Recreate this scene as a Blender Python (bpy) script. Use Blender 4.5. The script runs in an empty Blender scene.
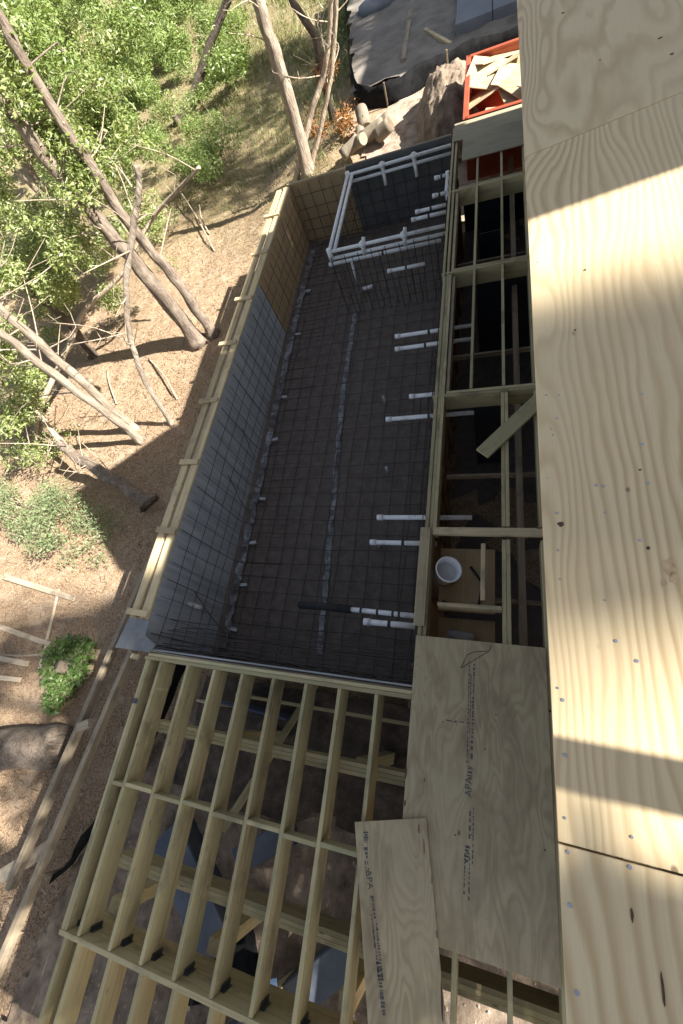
import bpy, bmesh, math, random
from mathutils import Vector, Matrix, noise
random.seed(7)
R = math.radians
S = bpy.context.scene
C = S.collection
H = 4.75                     # eye height above the deck boards (deck top is z = 0)
FPX = 423.7
RM = Matrix(((0.93891555, 0.14563711, -0.31181312), (-0.00146987, -0.90433938, -0.42681157), (-0.34414449, 0.40119835, -0.84888424)))
RT = RM.transposed()
V = Vector

def P(px, py, z):            # the point of height z seen at a spot of the photograph
    d = RT @ V((px - 341.5, py - 512, FPX))
    return d * ((z - H) / d.z) + V((0, 0, H))

def ray(px, py):
    return (RT @ V((px - 341.5, py - 512, FPX))).normalized()

# ------------------------------------------------------------------ materials
def newmat(name):
    m = bpy.data.materials.new(name); m.use_nodes = True
    nt = m.node_tree; b = nt.nodes['Principled BSDF']
    return m, nt, b

def N(nt, t, **k):
    n = nt.nodes.new(t)
    for a, v in k.items():
        if hasattr(n, a): setattr(n, a, v)
        else: n.inputs[a].default_value = v
    return n

def math_(nt, op, a, b=None, c=None):
    n = nt.nodes.new('ShaderNodeMath'); n.operation = op
    for i, v in enumerate((a, b, c)):
        if v is None: continue
        if isinstance(v, (int, float)): n.inputs[i].default_value = v
        else: nt.links.new(v, n.inputs[i])
    return n.outputs[0]

def ramp(nt, fac, stops):
    n = nt.nodes.new('ShaderNodeValToRGB')
    e = n.color_ramp.elements
    while len(e) < len(stops): e.new(0.5)
    for el, (p, c) in zip(e, stops):
        el.position = p; el.color = (*c, 1)
    nt.links.new(fac, n.inputs[0])
    return n.outputs[0]

def mix(nt, fac, a, b, mode='MIX'):
    n = nt.nodes.new('ShaderNodeMix'); n.data_type = 'RGBA'; n.blend_type = mode
    for i, v in ((0, fac), (6, a), (7, b)):
        if isinstance(v, (int, float)): n.inputs[i].default_value = v
        elif isinstance(v, tuple): n.inputs[i].default_value = (*v, 1)
        else: nt.links.new(v, n.inputs[i])
    return n.outputs[2]

def coords(nt, scale=(1, 1, 1), per_object=True, world=False):
    tc = nt.nodes.new('ShaderNodeTexCoord')
    if world:
        g = nt.nodes.new('ShaderNodeNewGeometry'); src = g.outputs['Position']
    else: src = tc.outputs['Object']
    mp = nt.nodes.new('ShaderNodeMapping'); mp.inputs['Scale'].default_value = scale
    nt.links.new(src, mp.inputs['Vector'])
    if per_object and not world:
        oi = nt.nodes.new('ShaderNodeObjectInfo')
        k = math_(nt, 'MULTIPLY', oi.outputs['Random'], 37.0)
        cb = nt.nodes.new('ShaderNodeCombineXYZ')
        for i in range(3): nt.links.new(k, cb.inputs[i])
        nt.links.new(cb.outputs[0], mp.inputs['Location'])
    return mp.outputs[0]

def noise_(nt, vec, scale, detail=3, rough=.5, dist=0):
    n = N(nt, 'ShaderNodeTexNoise'); n.inputs['Scale'].default_value = scale
    n.inputs['Detail'].default_value = detail; n.inputs['Roughness'].default_value = rough
    n.inputs['Distortion'].default_value = dist
    nt.links.new(vec, n.inputs['Vector'])
    return n.outputs[0]

def bump(nt, b, h, strength=.3, dist=.01):
    n = N(nt, 'ShaderNodeBump'); n.inputs['Strength'].default_value = strength; n.inputs['Distance'].default_value = dist
    nt.links.new(h, n.inputs['Height']); nt.links.new(n.outputs[0], b.inputs['Normal'])

def plywood(name, pale, dark, stain, contrast=1.0, freq=15.0, rough=.62, stain_amt=.35, lin=24.0, nsc=1.1):
    m, nt, b = newmat(name)
    v = coords(nt, (.45, 1.7, 1))
    big = noise_(nt, v, nsc, 2, .45, .3)
    vk = coords(nt, (1.0, 2.2, .0))
    vo = N(nt, 'ShaderNodeTexVoronoi'); vo.inputs['Scale'].default_value = 1.5; nt.links.new(vk, vo.inputs['Vector'])
    d = vo.outputs['Distance']
    near = math_(nt, 'SUBTRACT', 1.0, math_(nt, 'SMOOTH_MIN', math_(nt, 'MULTIPLY', d, 3.2), 1.0, .25))
    wob = noise_(nt, coords(nt, (1.6, 7, 1)), 2.2, 2, .5)
    sep = N(nt, 'ShaderNodeSeparateXYZ'); nt.links.new(coords(nt, (1, 1, 1), False), sep.inputs[0])
    t = math_(nt, 'ADD', math_(nt, 'MULTIPLY', big, freq), math_(nt, 'MULTIPLY', near, 1.1))
    t = math_(nt, 'ADD', t, math_(nt, 'MULTIPLY', wob, 1.1))
    oi = N(nt, 'ShaderNodeObjectInfo')
    rv = math_(nt, 'ADD', math_(nt, 'MULTIPLY', math_(nt, 'FRACT', math_(nt, 'MULTIPLY', oi.outputs['Random'], 7.31)), 1.2), .3)
    t = math_(nt, 'ADD', t, math_(nt, 'MULTIPLY', math_(nt, 'MULTIPLY', sep.outputs[1], rv), lin))
    fr = math_(nt, 'FRACT', t)
    band = ramp(nt, fr, [(0, (0, 0, 0)), (.3, (.06,) * 3), (.62, (.8,) * 3), (.74, (1,) * 3), (.84, (.75,) * 3), (1, (0, 0, 0))])
    patchy = noise_(nt, coords(nt, (.5, 1.4, 1)), 1.6, 2, .5)
    amt = math_(nt, 'MULTIPLY', band, math_(nt, 'MULTIPLY', math_(nt, 'SMOOTHSTEP' if False else 'POWER', patchy, 1.3), 1.5 * contrast))
    col = mix(nt, amt, pale, dark)
    fine = noise_(nt, coords(nt, (2.5, 110, 40)), 2.0, 3, .6)
    col = mix(nt, math_(nt, 'MULTIPLY', math_(nt, 'ABSOLUTE', math_(nt, 'SUBTRACT', fine, .5)), .9), col, dark)
    st = noise_(nt, coords(nt, (.8, 1.8, 1)), 2.3, 4, .6, .6)
    stf = ramp(nt, st, [(.45, (0, 0, 0)), (.75, (1,) * 3)])
    col = mix(nt, math_(nt, 'MULTIPLY', stf, stain_amt), col, stain)
    # small knots and pitch specks with their own outline
    kn = ramp(nt, d, [(.0, (1,) * 3), (.022, (1,) * 3), (.04, (0, 0, 0))])
    col = mix(nt, math_(nt, 'MULTIPLY', kn, .85), col, (.09, .045, .02))
    v3 = N(nt, 'ShaderNodeTexVoronoi'); v3.inputs['Scale'].default_value = 4.5
    nt.links.new(coords(nt, (.8, 1.2, 0)), v3.inputs['Vector'])
    sp = ramp(nt, v3.outputs['Distance'], [(0, (1,) * 3), (.026, (1,) * 3), (.042, (0, 0, 0))])
    gate = ramp(nt, noise_(nt, coords(nt), 2.7, 1), [(.46, (0, 0, 0)), (.52, (1,) * 3)])
    col = mix(nt, math_(nt, 'MULTIPLY', math_(nt, 'MULTIPLY', sp, gate), .75), col, (.12, .06, .03))
    nt.links.new(col, b.inputs['Base Color'])
    b.inputs['Roughness'].default_value = rough
    bump(nt, b, fine, .15, .002)
    return m

def lumber(name, a, c, dirt, green=None, rough=.7):
    m, nt, b = newmat(name)
    v = coords(nt, (.8, 14, 14))
    n1 = noise_(nt, v, 1.4, 4, .55, .7)
    col = ramp(nt, n1, [(.25, c), (.5, a), (.75, tuple(min(1, x * 1.12) for x in a))])
    n2 = noise_(nt, coords(nt, (2.2, 3, 3)), 1.1, 4, .6)
    col = mix(nt, ramp(nt, n2, [(.52, (0, 0, 0)), (.68, (.75,) * 3)]), col, dirt)
    if green:
        n3 = noise_(nt, coords(nt, (.7, 1, 1)), 1.5, 2)
        col = mix(nt, ramp(nt, n3, [(.35, (0, 0, 0)), (.7, (.7,) * 3)]), col, green)
    oi = N(nt, 'ShaderNodeObjectInfo')
    hs = N(nt, 'ShaderNodeHueSaturation')
    nt.links.new(math_(nt, 'ADD', math_(nt, 'MULTIPLY', oi.outputs['Random'], .4), .8), hs.inputs['Value'])
    nt.links.new(col, hs.inputs['Color'])
    vo = N(nt, 'ShaderNodeTexVoronoi'); vo.inputs['Scale'].default_value = 2.6
    nt.links.new(coords(nt, (1, 3, 3)), vo.inputs['Vector'])
    kn = ramp(nt, vo.outputs['Distance'], [(0, (1,) * 3), (.05, (1,) * 3), (.09, (0, 0, 0))])
    col = mix(nt, math_(nt, 'MULTIPLY', kn, .7), hs.outputs[0], tuple(x * .35 for x in c))
    nt.links.new(col, b.inputs['Base Color']); b.inputs['Roughness'].default_value = rough
    bump(nt, b, n1, .25, .003)
    return m

def mottled(name, stops, scale=4, detail=5, rough=.9, bumpy=.4, bdist=.02, vscale=(1, 1, 1), world=False, metallic=0, spec=None, dist=0):
    m, nt, b = newmat(name)
    n1 = noise_(nt, coords(nt, vscale, True, world), scale, detail, .62, dist)
    nt.links.new(ramp(nt, n1, stops), b.inputs['Base Color'])
    b.inputs['Roughness'].default_value = rough; b.inputs['Metallic'].default_value = metallic
    if spec is not None: b.inputs['Specular IOR Level'].default_value = spec
    if bumpy: bump(nt, b, n1, bumpy, bdist)
    return m

def bark(name, a, c, scale=6, lichen=None):
    m, nt, b = newmat(name)
    v = coords(nt, (1, 1, .16))
    n1 = noise_(nt, v, scale * 3, 5, .65, .6)
    n2 = noise_(nt, coords(nt), scale * .5, 4, .6)
    col = ramp(nt, n1, [(.3, c), (.6, a)])
    col = mix(nt, ramp(nt, n2, [(.45, (0, 0, 0)), (.7, (.8,) * 3)]), col, lichen or tuple(min(1, x * 1.5) for x in a))
    nt.links.new(col, b.inputs['Base Color']); b.inputs['Roughness'].default_value = .9
    bump(nt, b, n1, 1.0, .06)
    return m

def leafmat(name, cols, trans=.35):
    m, nt, b = newmat(name)
    g = N(nt, 'ShaderNodeNewGeometry')
    col = ramp(nt, g.outputs['Random Per Island'], [(i / (len(cols) - 1), c) for i, c in enumerate(cols)])
    nt.links.new(col, b.inputs['Base Color']); b.inputs['Roughness'].default_value = .42
    b.inputs['Specular IOR Level'].default_value = .5
    tr = N(nt, 'ShaderNodeBsdfTranslucent')
    nt.links.new(mix(nt, 1.0, col, (1.0, .95, .45), 'MULTIPLY'), tr.inputs[0])
    ms = N(nt, 'ShaderNodeMixShader'); ms.inputs[0].default_value = trans
    nt.links.new(b.outputs[0], ms.inputs[1]); nt.links.new(tr.outputs[0], ms.inputs[2])
    nt.links.new(ms.outputs[0], nt.nodes['Material Output'].inputs[0])
    return m

M = {}
M['roof_ply'] = plywood('pine_plywood_new', (.67, .54, .335), (.42, .285, .14), (.56, .41, .24), 1.0, 24, stain_amt=.4, lin=19.0)
M['deck_ply'] = plywood('pine_plywood_weathered', (.50, .41, .255), (.33, .25, .14), (.25, .18, .105), .8, 16, .75, .75, 5.0, 1.9)
M['old_ply'] = plywood('form_plywood_brown', (.40, .285, .155), (.26, .175, .09), (.22, .155, .085), .6, 10, .8, .7)
M['grey_ply'] = plywood('grey_plywood', (.33, .29, .2), (.22, .19, .125), (.14, .13, .1), .5, 9, .8, .6)
M['treated'] = lumber('treated_pine', (.48, .40, .225), (.31, .245, .13), (.18, .15, .09), (.36, .335, .185))
M['plate'] = lumber('pale_spruce', (.50, .40, .24), (.34, .26, .145), (.28, .225, .14))
M['greyed'] = lumber('weathered_board', (.30, .24, .165), (.19, .145, .1), (.14, .115, .085))
M['white_wood'] = lumber('sun_bleached_board', (.50, .41, .30), (.33, .255, .18), (.24, .185, .13))
M['dark_wood'] = lumber('dark_brown_stud', (.15, .09, .05), (.08, .05, .03), (.06, .04, .03))  # dark brown timber for the studs
M['steel'] = mottled('rebar_steel', [(.3, (.03, .026, .024)), (.7, (.065, .05, .042))], 30, 4, .6, .3, .003, metallic=.3)
M['pvc'] = mottled('white_pvc', [(.28, (.52, .51, .49)), (.42, (.72, .73, .74)), (.7, (.80, .81, .82))], 9, 3, .32, 0)
M['dobie'] = mottled('pale_concrete', [(.3, (.30, .31, .33)), (.7, (.46, .47, .48))], 12, 4, .9)
M['black_panel'] = mottled('black_form_panel', [(.3, (.075, .075, .074)), (.7, (.125, .124, .122))], 3, 4, .55, .15, .004)
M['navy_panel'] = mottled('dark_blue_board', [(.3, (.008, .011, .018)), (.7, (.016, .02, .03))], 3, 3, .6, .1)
M['grey_form'] = mottled('grey_form_panel', [(.3, (.24, .26, .28)), (.55, (.36, .385, .41)), (.8, (.50, .52, .53))], 2.6, 6, .6, .15, .004, (.35, 3.5, 3.5))
M['silt'] = mottled('black_silt_fence', [(.3, (.008, .008, .009)), (.7, (.02, .02, .021))], 6, 4, .95, .4, .02, spec=.1)
M['poly'] = mottled('dusty_plastic', [(.38, (.07, .06, .058)), (.52, (.15, .15, .155)), (.70, (.32, .33, .35))], 5, 5, .45, .5, .02, dist=1)
M['galv'] = mottled('galvanised_sheet', [(.3, (.20, .20, .20)), (.7, (.32, .32, .32))], 5, 4, .45, .15, .004, metallic=.75)
M['hanger'] = mottled('dark_zinc_hanger', [(.3, (.07, .078, .09)), (.7, (.14, .15, .17))], 9, 3, .45, 0, metallic=.6)
M['screw'] = mottled('blue_zinc', [(.3, (.38, .40, .46)), (.7, (.55, .57, .63))], 9, 2, .35, 0, metallic=.7)
M['red'] = mottled('red_painted_steel', [(.3, (.26, .048, .018)), (.7, (.36, .075, .03))], 4, 4, .45, .1)
M['bucket'] = mottled('white_bucket', [(.3, (.72, .73, .74)), (.7, (.8, .8, .8))], 5, 2, .35, 0)
M['ink'] = mottled('grey_stamp_ink', [(.3, (.075, .07, .072)), (.7, (.13, .125, .122))], 60, 3, .8, 0)
M['pencil'] = mottled('dark_marker', [(.3, (.07, .055, .045)), (.7, (.1, .08, .06))], 40, 3, .8, 0)
M['label'] = mottled('blue_paper_label', [(.3, (.12, .2, .36)), (.7, (.18, .28, .45))], 4, 2, .6, 0)
M['bluegrey'] = mottled('blue_grey_wrap', [(.3, (.05, .06, .085)), (.7, (.10, .12, .155))], 2.5, 5, .55, .35, .02)
M['siding'] = mottled('blue_grey_sheet', [(.3, (.13, .145, .175)), (.7, (.19, .205, .235))], 1.2, 3, .6, .15, .01)
M['card'] = mottled('cream_board', [(.3, (.55, .46, .32)), (.7, (.68, .59, .44))], 4, 4, .8, .2)
M['hose'] = mottled('black_foam', [(.3, (.012, .012, .013)), (.7, (.025, .025, .027))], 9, 3, .8, .2)
M['bark_grey'] = bark('grey_brown_bark', (.24, .185, .14), (.08, .06, .047), 9, (.34, .28, .22))
M['bark_pale'] = bark('pale_bark', (.34, .275, .21), (.14, .105, .078), 6, (.42, .36, .285))
M['bark_dark'] = bark('dark_bark', (.11, .085, .065), (.04, .032, .026), 6)
M['bark_dead'] = bark('bleached_dead_wood', (.46, .37, .27), (.25, .19, .14), 5, (.5, .43, .33))
M['cut'] = mottled('cut_wood_end', [(.3, (.23, .18, .115)), (.7, (.33, .265, .18))], 6, 4, .85, .3)
M['log'] = mottled('pale_log_skin', [(.3, (.14, .115, .08)), (.7, (.26, .22, .165))], 5, 5, .9, .5, .02, (1, 1, .3))
M['logdark'] = mottled('dark_log_end', [(.3, (.09, .065, .04)), (.7, (.17, .125, .08))], 6, 4, .95, .4)
M['leaf'] = leafmat('bright_leaves', [(.08, .11, .022), (.21, .27, .065), (.36, .42, .16), (.12, .18, .04), (.52, .56, .33), (.27, .34, .095)], .38)
M['leaf2'] = leafmat('yellow_green_leaves', [(.14, .21, .05), (.22, .30, .09), (.31, .38, .15), (.16, .24, .06)], .4)
M['leafgrey'] = leafmat('grey_green_leaves', [(.12, .17, .07), (.2, .26, .12), (.28, .32, .18), (.1, .16, .05)], .3)
M['leafdark'] = leafmat('fresh_shoots', [(.04, .085, .018), (.08, .16, .03), (.14, .24, .06), (.21, .28, .11), (.2, .2, .1)], .35)
M['leafdead'] = leafmat('orange_dead_leaves', [(.20, .085, .02), (.32, .15, .04), (.25, .11, .04), (.15, .07, .03)], .25)
M['grass'] = leafmat('grass_blades', [(.11, .15, .04), (.2, .24, .08), (.28, .27, .12), (.13, .19, .045)], .3)
M['litter'] = leafmat('pine_straw', [(.13, .075, .04), (.28, .18, .105), (.40, .28, .18), (.18, .105, .055), (.52, .40, .28), (.10, .06, .035)], .1)

# soils
m, nt, b = newmat('forest_soil')
v = coords(nt, (1, 1, 1), False, True)
n1 = noise_(nt, v, .35, 4, .6, .4); n2 = noise_(nt, v, 34, 7, .8); n3 = noise_(nt, v, 2.2, 5, .65)
straw = ramp(nt, n2, [(.36, (.08, .048, .028)), (.5, (.35, .243, .155)), (.66, (.56, .43, .305))])
sand = ramp(nt, n3, [(.3, (.33, .25, .18)), (.7, (.52, .42, .32))])
col = mix(nt, ramp(nt, n3, [(.5, (0, 0, 0)), (.72, (.7,) * 3)]), straw, sand)
sp = N(nt, 'ShaderNodeSeparateXYZ'); nt.links.new(v, sp.inputs[0])
gy = ramp(nt, math_(nt, 'MULTIPLY', math_(nt, 'ADD', sp.outputs[1], math_(nt, 'MULTIPLY', n1, 8.0)), .03), [(.42, (0, 0, 0)), (.62, (.6,) * 3)])
gcol = ramp(nt, n3, [(.3, (.10, .11, .045)), (.55, (.20, .185, .09)), (.75, (.33, .28, .17))])
gx = ramp(nt, math_(nt, 'MULTIPLY', sp.outputs[0], -.1), [(.38, (0, 0, 0)), (.55, (1,) * 3)])
col = mix(nt, math_(nt, 'MULTIPLY', gy, gx), col, gcol)
nt.links.new(col, b.inputs['Base Color']); b.inputs['Roughness'].default_value = .95
b.inputs['Specular IOR Level'].default_value = .15
bump(nt, b, math_(nt, 'ADD', n2, n3), .8, .05)
M['soil'] = m
M['mid_dirt'] = mottled('trampled_dirt', [(.3, (.10, .072, .05)), (.5, (.21, .158, .115)), (.75, (.34, .27, .205))], 4, 8, .95, .9, .06, world=True)
M['shade_soil'] = mottled('shade_darkened_dirt', [(.3, (.035, .026, .02)), (.52, (.075, .056, .042)), (.75, (.15, .112, .082))], 5, 8, .95, .8, .05, world=True)  # dirt colour darkened to stand for the shade under the deck
M['pool_soil'] = mottled('damp_brown_soil', [(.25, (.085, .068, .058)), (.52, (.12, .097, .083)), (.8, (.165, .136, .117))], 7, 9, .92, .8, .03, world=True)
M['pale_dirt'] = mottled('pale_dirt', [(.3, (.17, .125, .09)), (.5, (.34, .265, .2)), (.75, (.48, .39, .31))], 4, 8, .95, .9, .06, world=True)
M['grey_dirt'] = mottled('grey_packed_dirt', [(.3, (.14, .12, .10)), (.5, (.22, .195, .165)), (.75, (.30, .27, .235))], 1.6, 8, .95, .6, .04, world=True)

# ------------------------------------------------------------------ builders
def link(o, parent=None, loc=None):
    C.objects.link(o)
    if parent is not None:
        o.parent = parent
    return o

def tag(o, label, cat, group=None, kind=None):
    if label: o['label'] = label
    if cat: o['category'] = cat
    if group: o['group'] = group
    if kind: o['kind'] = kind
    return o

def thing(name, label, cat, loc=(0, 0, 0), group=None):
    o = bpy.data.objects.new(name, None); o.empty_display_size = .2
    C.objects.link(o); o.location = loc
    return tag(o, label, cat, group)

def wloc(o):                       # world location of a parent chain of pure translations
    v = V((0, 0, 0))
    while o is not None:
        v += o.location; o = o.parent
    return v

def put(name, me, mat, parent=None, mw=None):
    """link a mesh whose world matrix is mw under a parent"""
    o = bpy.data.objects.new(name, me)
    C.objects.link(o)
    if mat is not None and not me.materials: me.materials.append(mat)
    mw = mw or Matrix.Identity(4)
    if parent is not None:
        o.parent = parent
        o.matrix_parent_inverse = Matrix.Identity(4)
        pw = world_of(parent)
        mw = pw.inverted() @ mw
    o.matrix_basis = mw
    return o

def world_of(o):
    m = o.matrix_basis.copy()
    p = o.parent
    while p is not None:
        m = p.matrix_basis @ m; p = p.parent
    return m

def box_mesh(l, w, h, bev=.004):
    bm = bmesh.new(); bmesh.ops.create_cube(bm, size=1)
    for v in bm.verts: v.co = V((v.co.x * l, v.co.y * w, v.co.z * h))
    if bev: bmesh.ops.bevel(bm, geom=bm.edges[:], offset=min(bev, l / 3, w / 3, h / 3), segments=1, affect='EDGES')
    me = bpy.data.meshes.new('timber'); bm.to_mesh(me); bm.free()
    return me

def frame(p0, p1, up=V((0, 0, 1))):
    x = (V(p1) - V(p0)).normalized(); y = V(up).cross(x)
    if y.length < 1e-4: y = V((0, 1, 0)).cross(x)
    y.normalize(); z = x.cross(y)
    m = Matrix((x, y, z)).transposed().to_4x4(); m.translation = (V(p0) + V(p1)) / 2
    return m

def beam(name, p0, p1, w, h, mat, parent=None, up=(0, 0, 1), bev=.004):
    """squared timber from p0 to p1; p0, p1 lie on the middle of its top face"""
    p0 = V(p0); p1 = V(p1)
    mw = frame(p0, p1, V(up))
    mw.translation = (p0 + p1) / 2 - mw.to_3x3().col[2] * h / 2
    return put(name, box_mesh((p1 - p0).length, w, h, bev), mat, parent, mw)

def tube_data(pts, rad, seg=8, cap=True, wob=0, seed=0):
    vs, fs = [], []
    n = len(pts); prev = None
    for i, p in enumerate(pts):
        t = (pts[min(i + 1, n - 1)] - pts[max(i - 1, 0)]).normalized()
        a = V((0, 0, 1)) if abs(t.z) < .9 else V((1, 0, 0))
        if prev is None: u = t.cross(a).normalized()
        else: u = (prev - t * prev.dot(t)).normalized()
        prev = u; w = t.cross(u); r = rad[i] if isinstance(rad, (list, tuple)) else rad
        for k in range(seg):
            an = 2 * math.pi * k / seg
            rr = r
            if wob: rr *= 1 + wob * noise.noise(V((math.cos(an) * 1.3 + seed, math.sin(an) * 1.3, i * .45)))
            vs.append(p + u * (math.cos(an) * rr) + w * (math.sin(an) * rr))
    for i in range(n - 1):
        for k in range(seg):
            a = i * seg + k; b_ = i * seg + (k + 1) % seg
            fs.append((a, b_, b_ + seg, a + seg))
    if cap:
        fs.append(tuple(reversed(range(seg)))); fs.append(tuple(range((n - 1) * seg, n * seg)))
    return vs, fs

class MB:
    def __init__(s): s.v = []; s.f = []
    def add(s, vs, fs):
        o = len(s.v); s.v += [tuple(x) for x in vs]; s.f += [tuple(i + o for i in f) for f in fs]; return s
    def tube(s, pts, rad, seg=8, cap=True, wob=0, seed=0):
        return s.add(*tube_data([V(p) for p in pts], rad, seg, cap, wob, seed))
    def box(s, c, d, rz=0):
        c = V(c); q = []
        for z in (-1, 1):
            for x, y in ((-1, -1), (1, -1), (1, 1), (-1, 1)):
                v = V((x * d[0] / 2, y * d[1] / 2, z * d[2] / 2)); v.rotate(Matrix.Rotation(rz, 3, 'Z')); q.append(c + v)
        return s.add(q, [(3, 2, 1, 0), (4, 5, 6, 7), (0, 1, 5, 4), (1, 2, 6, 5), (2, 3, 7, 6), (3, 0, 4, 7)])
    def build(s, name, mat, parent=None, smooth=False, origin=None):
        me = bpy.data.meshes.new(name)
        org = V(origin) if origin is not None else (wloc(parent) if parent is not None else V((0, 0, 0)))
        me.from_pydata([tuple(V(v) - org) for v in s.v], [], s.f)
        if smooth: me.polygons.foreach_set('use_smooth', [True] * len(me.polygons))
        me.update()
        return put(name, me, mat, parent, Matrix.Translation(org))

def smooth_path(pts, k=5):
    out = []
    n = len(pts)
    for i in range(n - 1):
        p0 = pts[max(i - 1, 0)]; p1 = pts[i]; p2 = pts[i + 1]; p3 = pts[min(i + 2, n - 1)]
        for j in range(k):
            t = j / k
            out.append(.5 * ((2 * p1) + (p2 - p0) * t + (2 * p0 - 5 * p1 + 4 * p2 - p3) * t * t + (3 * p1 - p0 - 3 * p2 + p3) * t ** 3))
    out.append(pts[-1]); return out

# ------------------------------------------------------------------ ground
def gz(x, y):
    z = -2.0
    t = min(1, max(0, (y - 10.5) / 4)); s = min(1, max(0, (x + 7.5) / 3))
    z += .85 * t * t * (3 - 2 * t) * s
    if y > 22: z += (y - 22) * .03
    if x < -14: z += (-14 - x) * .05
    z += .10 * noise.noise(V((x * .5, y * .5, 0))) + .04 * noise.noise(V((x * 2, y * 2, 3)))
    return z

def axis(lo, hi, a, b_, fine):
    out = []; x = a
    while x <= b_: out.append(x); x += fine
    st = fine; x = out[-1]
    while x < hi: st *= 1.35; x += st; out.append(x)
    st = fine; x = out[0]; left = []
    while x > lo: st *= 1.35; x -= st; left.append(x)
    return left[::-1] + out
gxs = axis(-260, 200, -16, 3, .16); gys = axis(-150, 420, -6, 27, .16)
vs = [(x, y, gz(x, y)) for y in gys for x in gxs]
nx = len(gxs)
fs = [(j * nx + i, j * nx + i + 1, (j + 1) * nx + i + 1, (j + 1) * nx + i) for j in range(len(gys) - 1) for i in range(nx - 1)]
g = MB().add(vs, fs).build('ground', M['soil'], smooth=True); g['kind'] = 'structure'

def G(px, py):                       # where a view ray lands on the ground
    z = -2.0
    for _ in range(6):
        p = P(px, py, z); z = gz(p.x, p.y)
    return P(px, py, z)

# ground under and beside the deck: pale trampled dirt
def patch(name, poly, mat, lift=.02, step=.12, amp=.05, zf=None):
    xs = [p[0] for p in poly]; ys = [p[1] for p in poly]
    def inside(x, y):
        c = False; n = len(poly)
        for i in range(n):
            x1, y1 = poly[i]; x2, y2 = poly[(i + 1) % n]
            if (y1 > y) != (y2 > y) and x < (x2 - x1) * (y - y1) / (y2 - y1) + x1: c = not c
        return c
    idx = {}; vs = []; fs = []
    nx_ = int((max(xs) - min(xs)) / step); ny_ = int((max(ys) - min(ys)) / step)
    def vid(i, j):
        if (i, j) not in idx:
            x = min(xs) + i * step; y = min(ys) + j * step
            w = step * .35
            x += w * noise.noise(V((x * 3, y * 3, 9))); y += w * noise.noise(V((x * 3, y * 3, 5)))
            z = (zf or gz)(x, y) + lift + amp * (noise.noise(V((x * 1.7, y * 1.7, 2))) + .5 * noise.noise(V((x * 6, y * 6, 2))) + .5)
            idx[(i, j)] = len(vs); vs.append((x, y, z))
        return idx[(i, j)]
    for j in range(ny_):
        for i in range(nx_):
            if inside(min(xs) + (i + .5) * step, min(ys) + (j + .5) * step):
                fs.append((vid(i, j), vid(i + 1, j), vid(i + 1, j + 1), vid(i, j + 1)))
    o = MB().add(vs, fs).build(name, mat, smooth=True); o['kind'] = 'structure'
    return o
patch('bare_dirt', [(-6.7, -5.5), (-5.9, -1.6), (-5.0, -.8), (-4.6, .1), (3.0, .1), (3.0, -5.5)], M['mid_dirt'], .03, .1, .09)
patch('painted_shade_dirt', [(-4.75, -1.55), (-4.62, .12), (3.0, .12), (3.0, -1.7), (-1.0, -1.75), (-2.2, -1.45), (-3.3, -1.7)], M['shade_soil'], .10, .1, .10)  # shade under the deck painted as a darker dirt patch
patch('crawl_space_dirt', [(-.72, .2), (2.4, .2), (2.4, 10.6), (-.72, 10.6)], M['pool_soil'], .02, .2, .05, lambda x, y: -2.0)
# far building plot
patch('building_plot', [(-4.1, 16.9), (.9, 16.4), (5.0, 16.2), (5.0, 40), (-7.5, 40), (-5.6, 26)], M['grey_dirt'], .05, .22, .07, lambda x, y: -.95 + max(0, (y - 17) * .01))
patch('dirt_apron', [(-3.4, 13.0), (-3.5, 15.2), (-1.5, 16.9), (2.0, 16.5), (2.0, 11.0), (-.2, 10.9), (-3.2, 10.95)], M['pale_dirt'], .03, .14, .06)

# ------------------------------------------------------------------ camera, light
cam = bpy.data.cameras.new('camera'); co = bpy.data.objects.new('camera', cam); C.objects.link(co)
cam.sensor_fit = 'HORIZONTAL'; cam.sensor_width = 36; cam.lens = 36 * FPX / 683
cam.clip_end = 2000; cam.clip_start = .05
co.matrix_world = Matrix.Translation((0, 0, H)) @ Matrix((RM[0], -RM[1], -RM[2])).transposed().to_4x4()
S.camera = co
EL = 37.5
w = bpy.data.worlds.new('World'); S.world = w; w.use_nodes = True
sky = w.node_tree.nodes.new('ShaderNodeTexSky'); sky.sky_type = 'NISHITA'; sky.sun_disc = False
sky.sun_elevation = R(EL); sky.sun_rotation = R(90)
sky.dust_density = 1.2; sky.ozone_density = .6
hs_ = w.node_tree.nodes.new('ShaderNodeHueSaturation'); hs_.inputs['Saturation'].default_value = .62
tint = w.node_tree.nodes.new('ShaderNodeMix'); tint.data_type = 'RGBA'; tint.blend_type = 'MULTIPLY'; tint.inputs[0].default_value = 1; tint.inputs[7].default_value = (1.0, .985, .95, 1)
w.node_tree.links.new(sky.outputs[0], hs_.inputs['Color']); w.node_tree.links.new(hs_.outputs[0], tint.inputs[6])
w.node_tree.links.new(tint.outputs[2], w.node_tree.nodes['Background'].inputs[0])
w.node_tree.nodes['Background'].inputs[1].default_value = .05
sl = bpy.data.lights.new('sun', 'SUN'); sl.energy = 5.0; sl.angle = R(.5); sl.color = (1, .95, .86)
so = bpy.data.objects.new('sun', sl); C.objects.link(so); so.rotation_euler = (0, R(90 - EL), 0); so.location = (20, 0, 20)
S.view_settings.view_transform = 'Standard'; S.view_settings.look = 'None'; S.view_settings.exposure = 1.85; S.view_settings.gamma = 1
S.render.resolution_x = 683; S.render.resolution_y = 1024
S.render.engine = 'CYCLES'; S.cycles.max_bounces = 6; S.cycles.diffuse_bounces = 4

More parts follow.
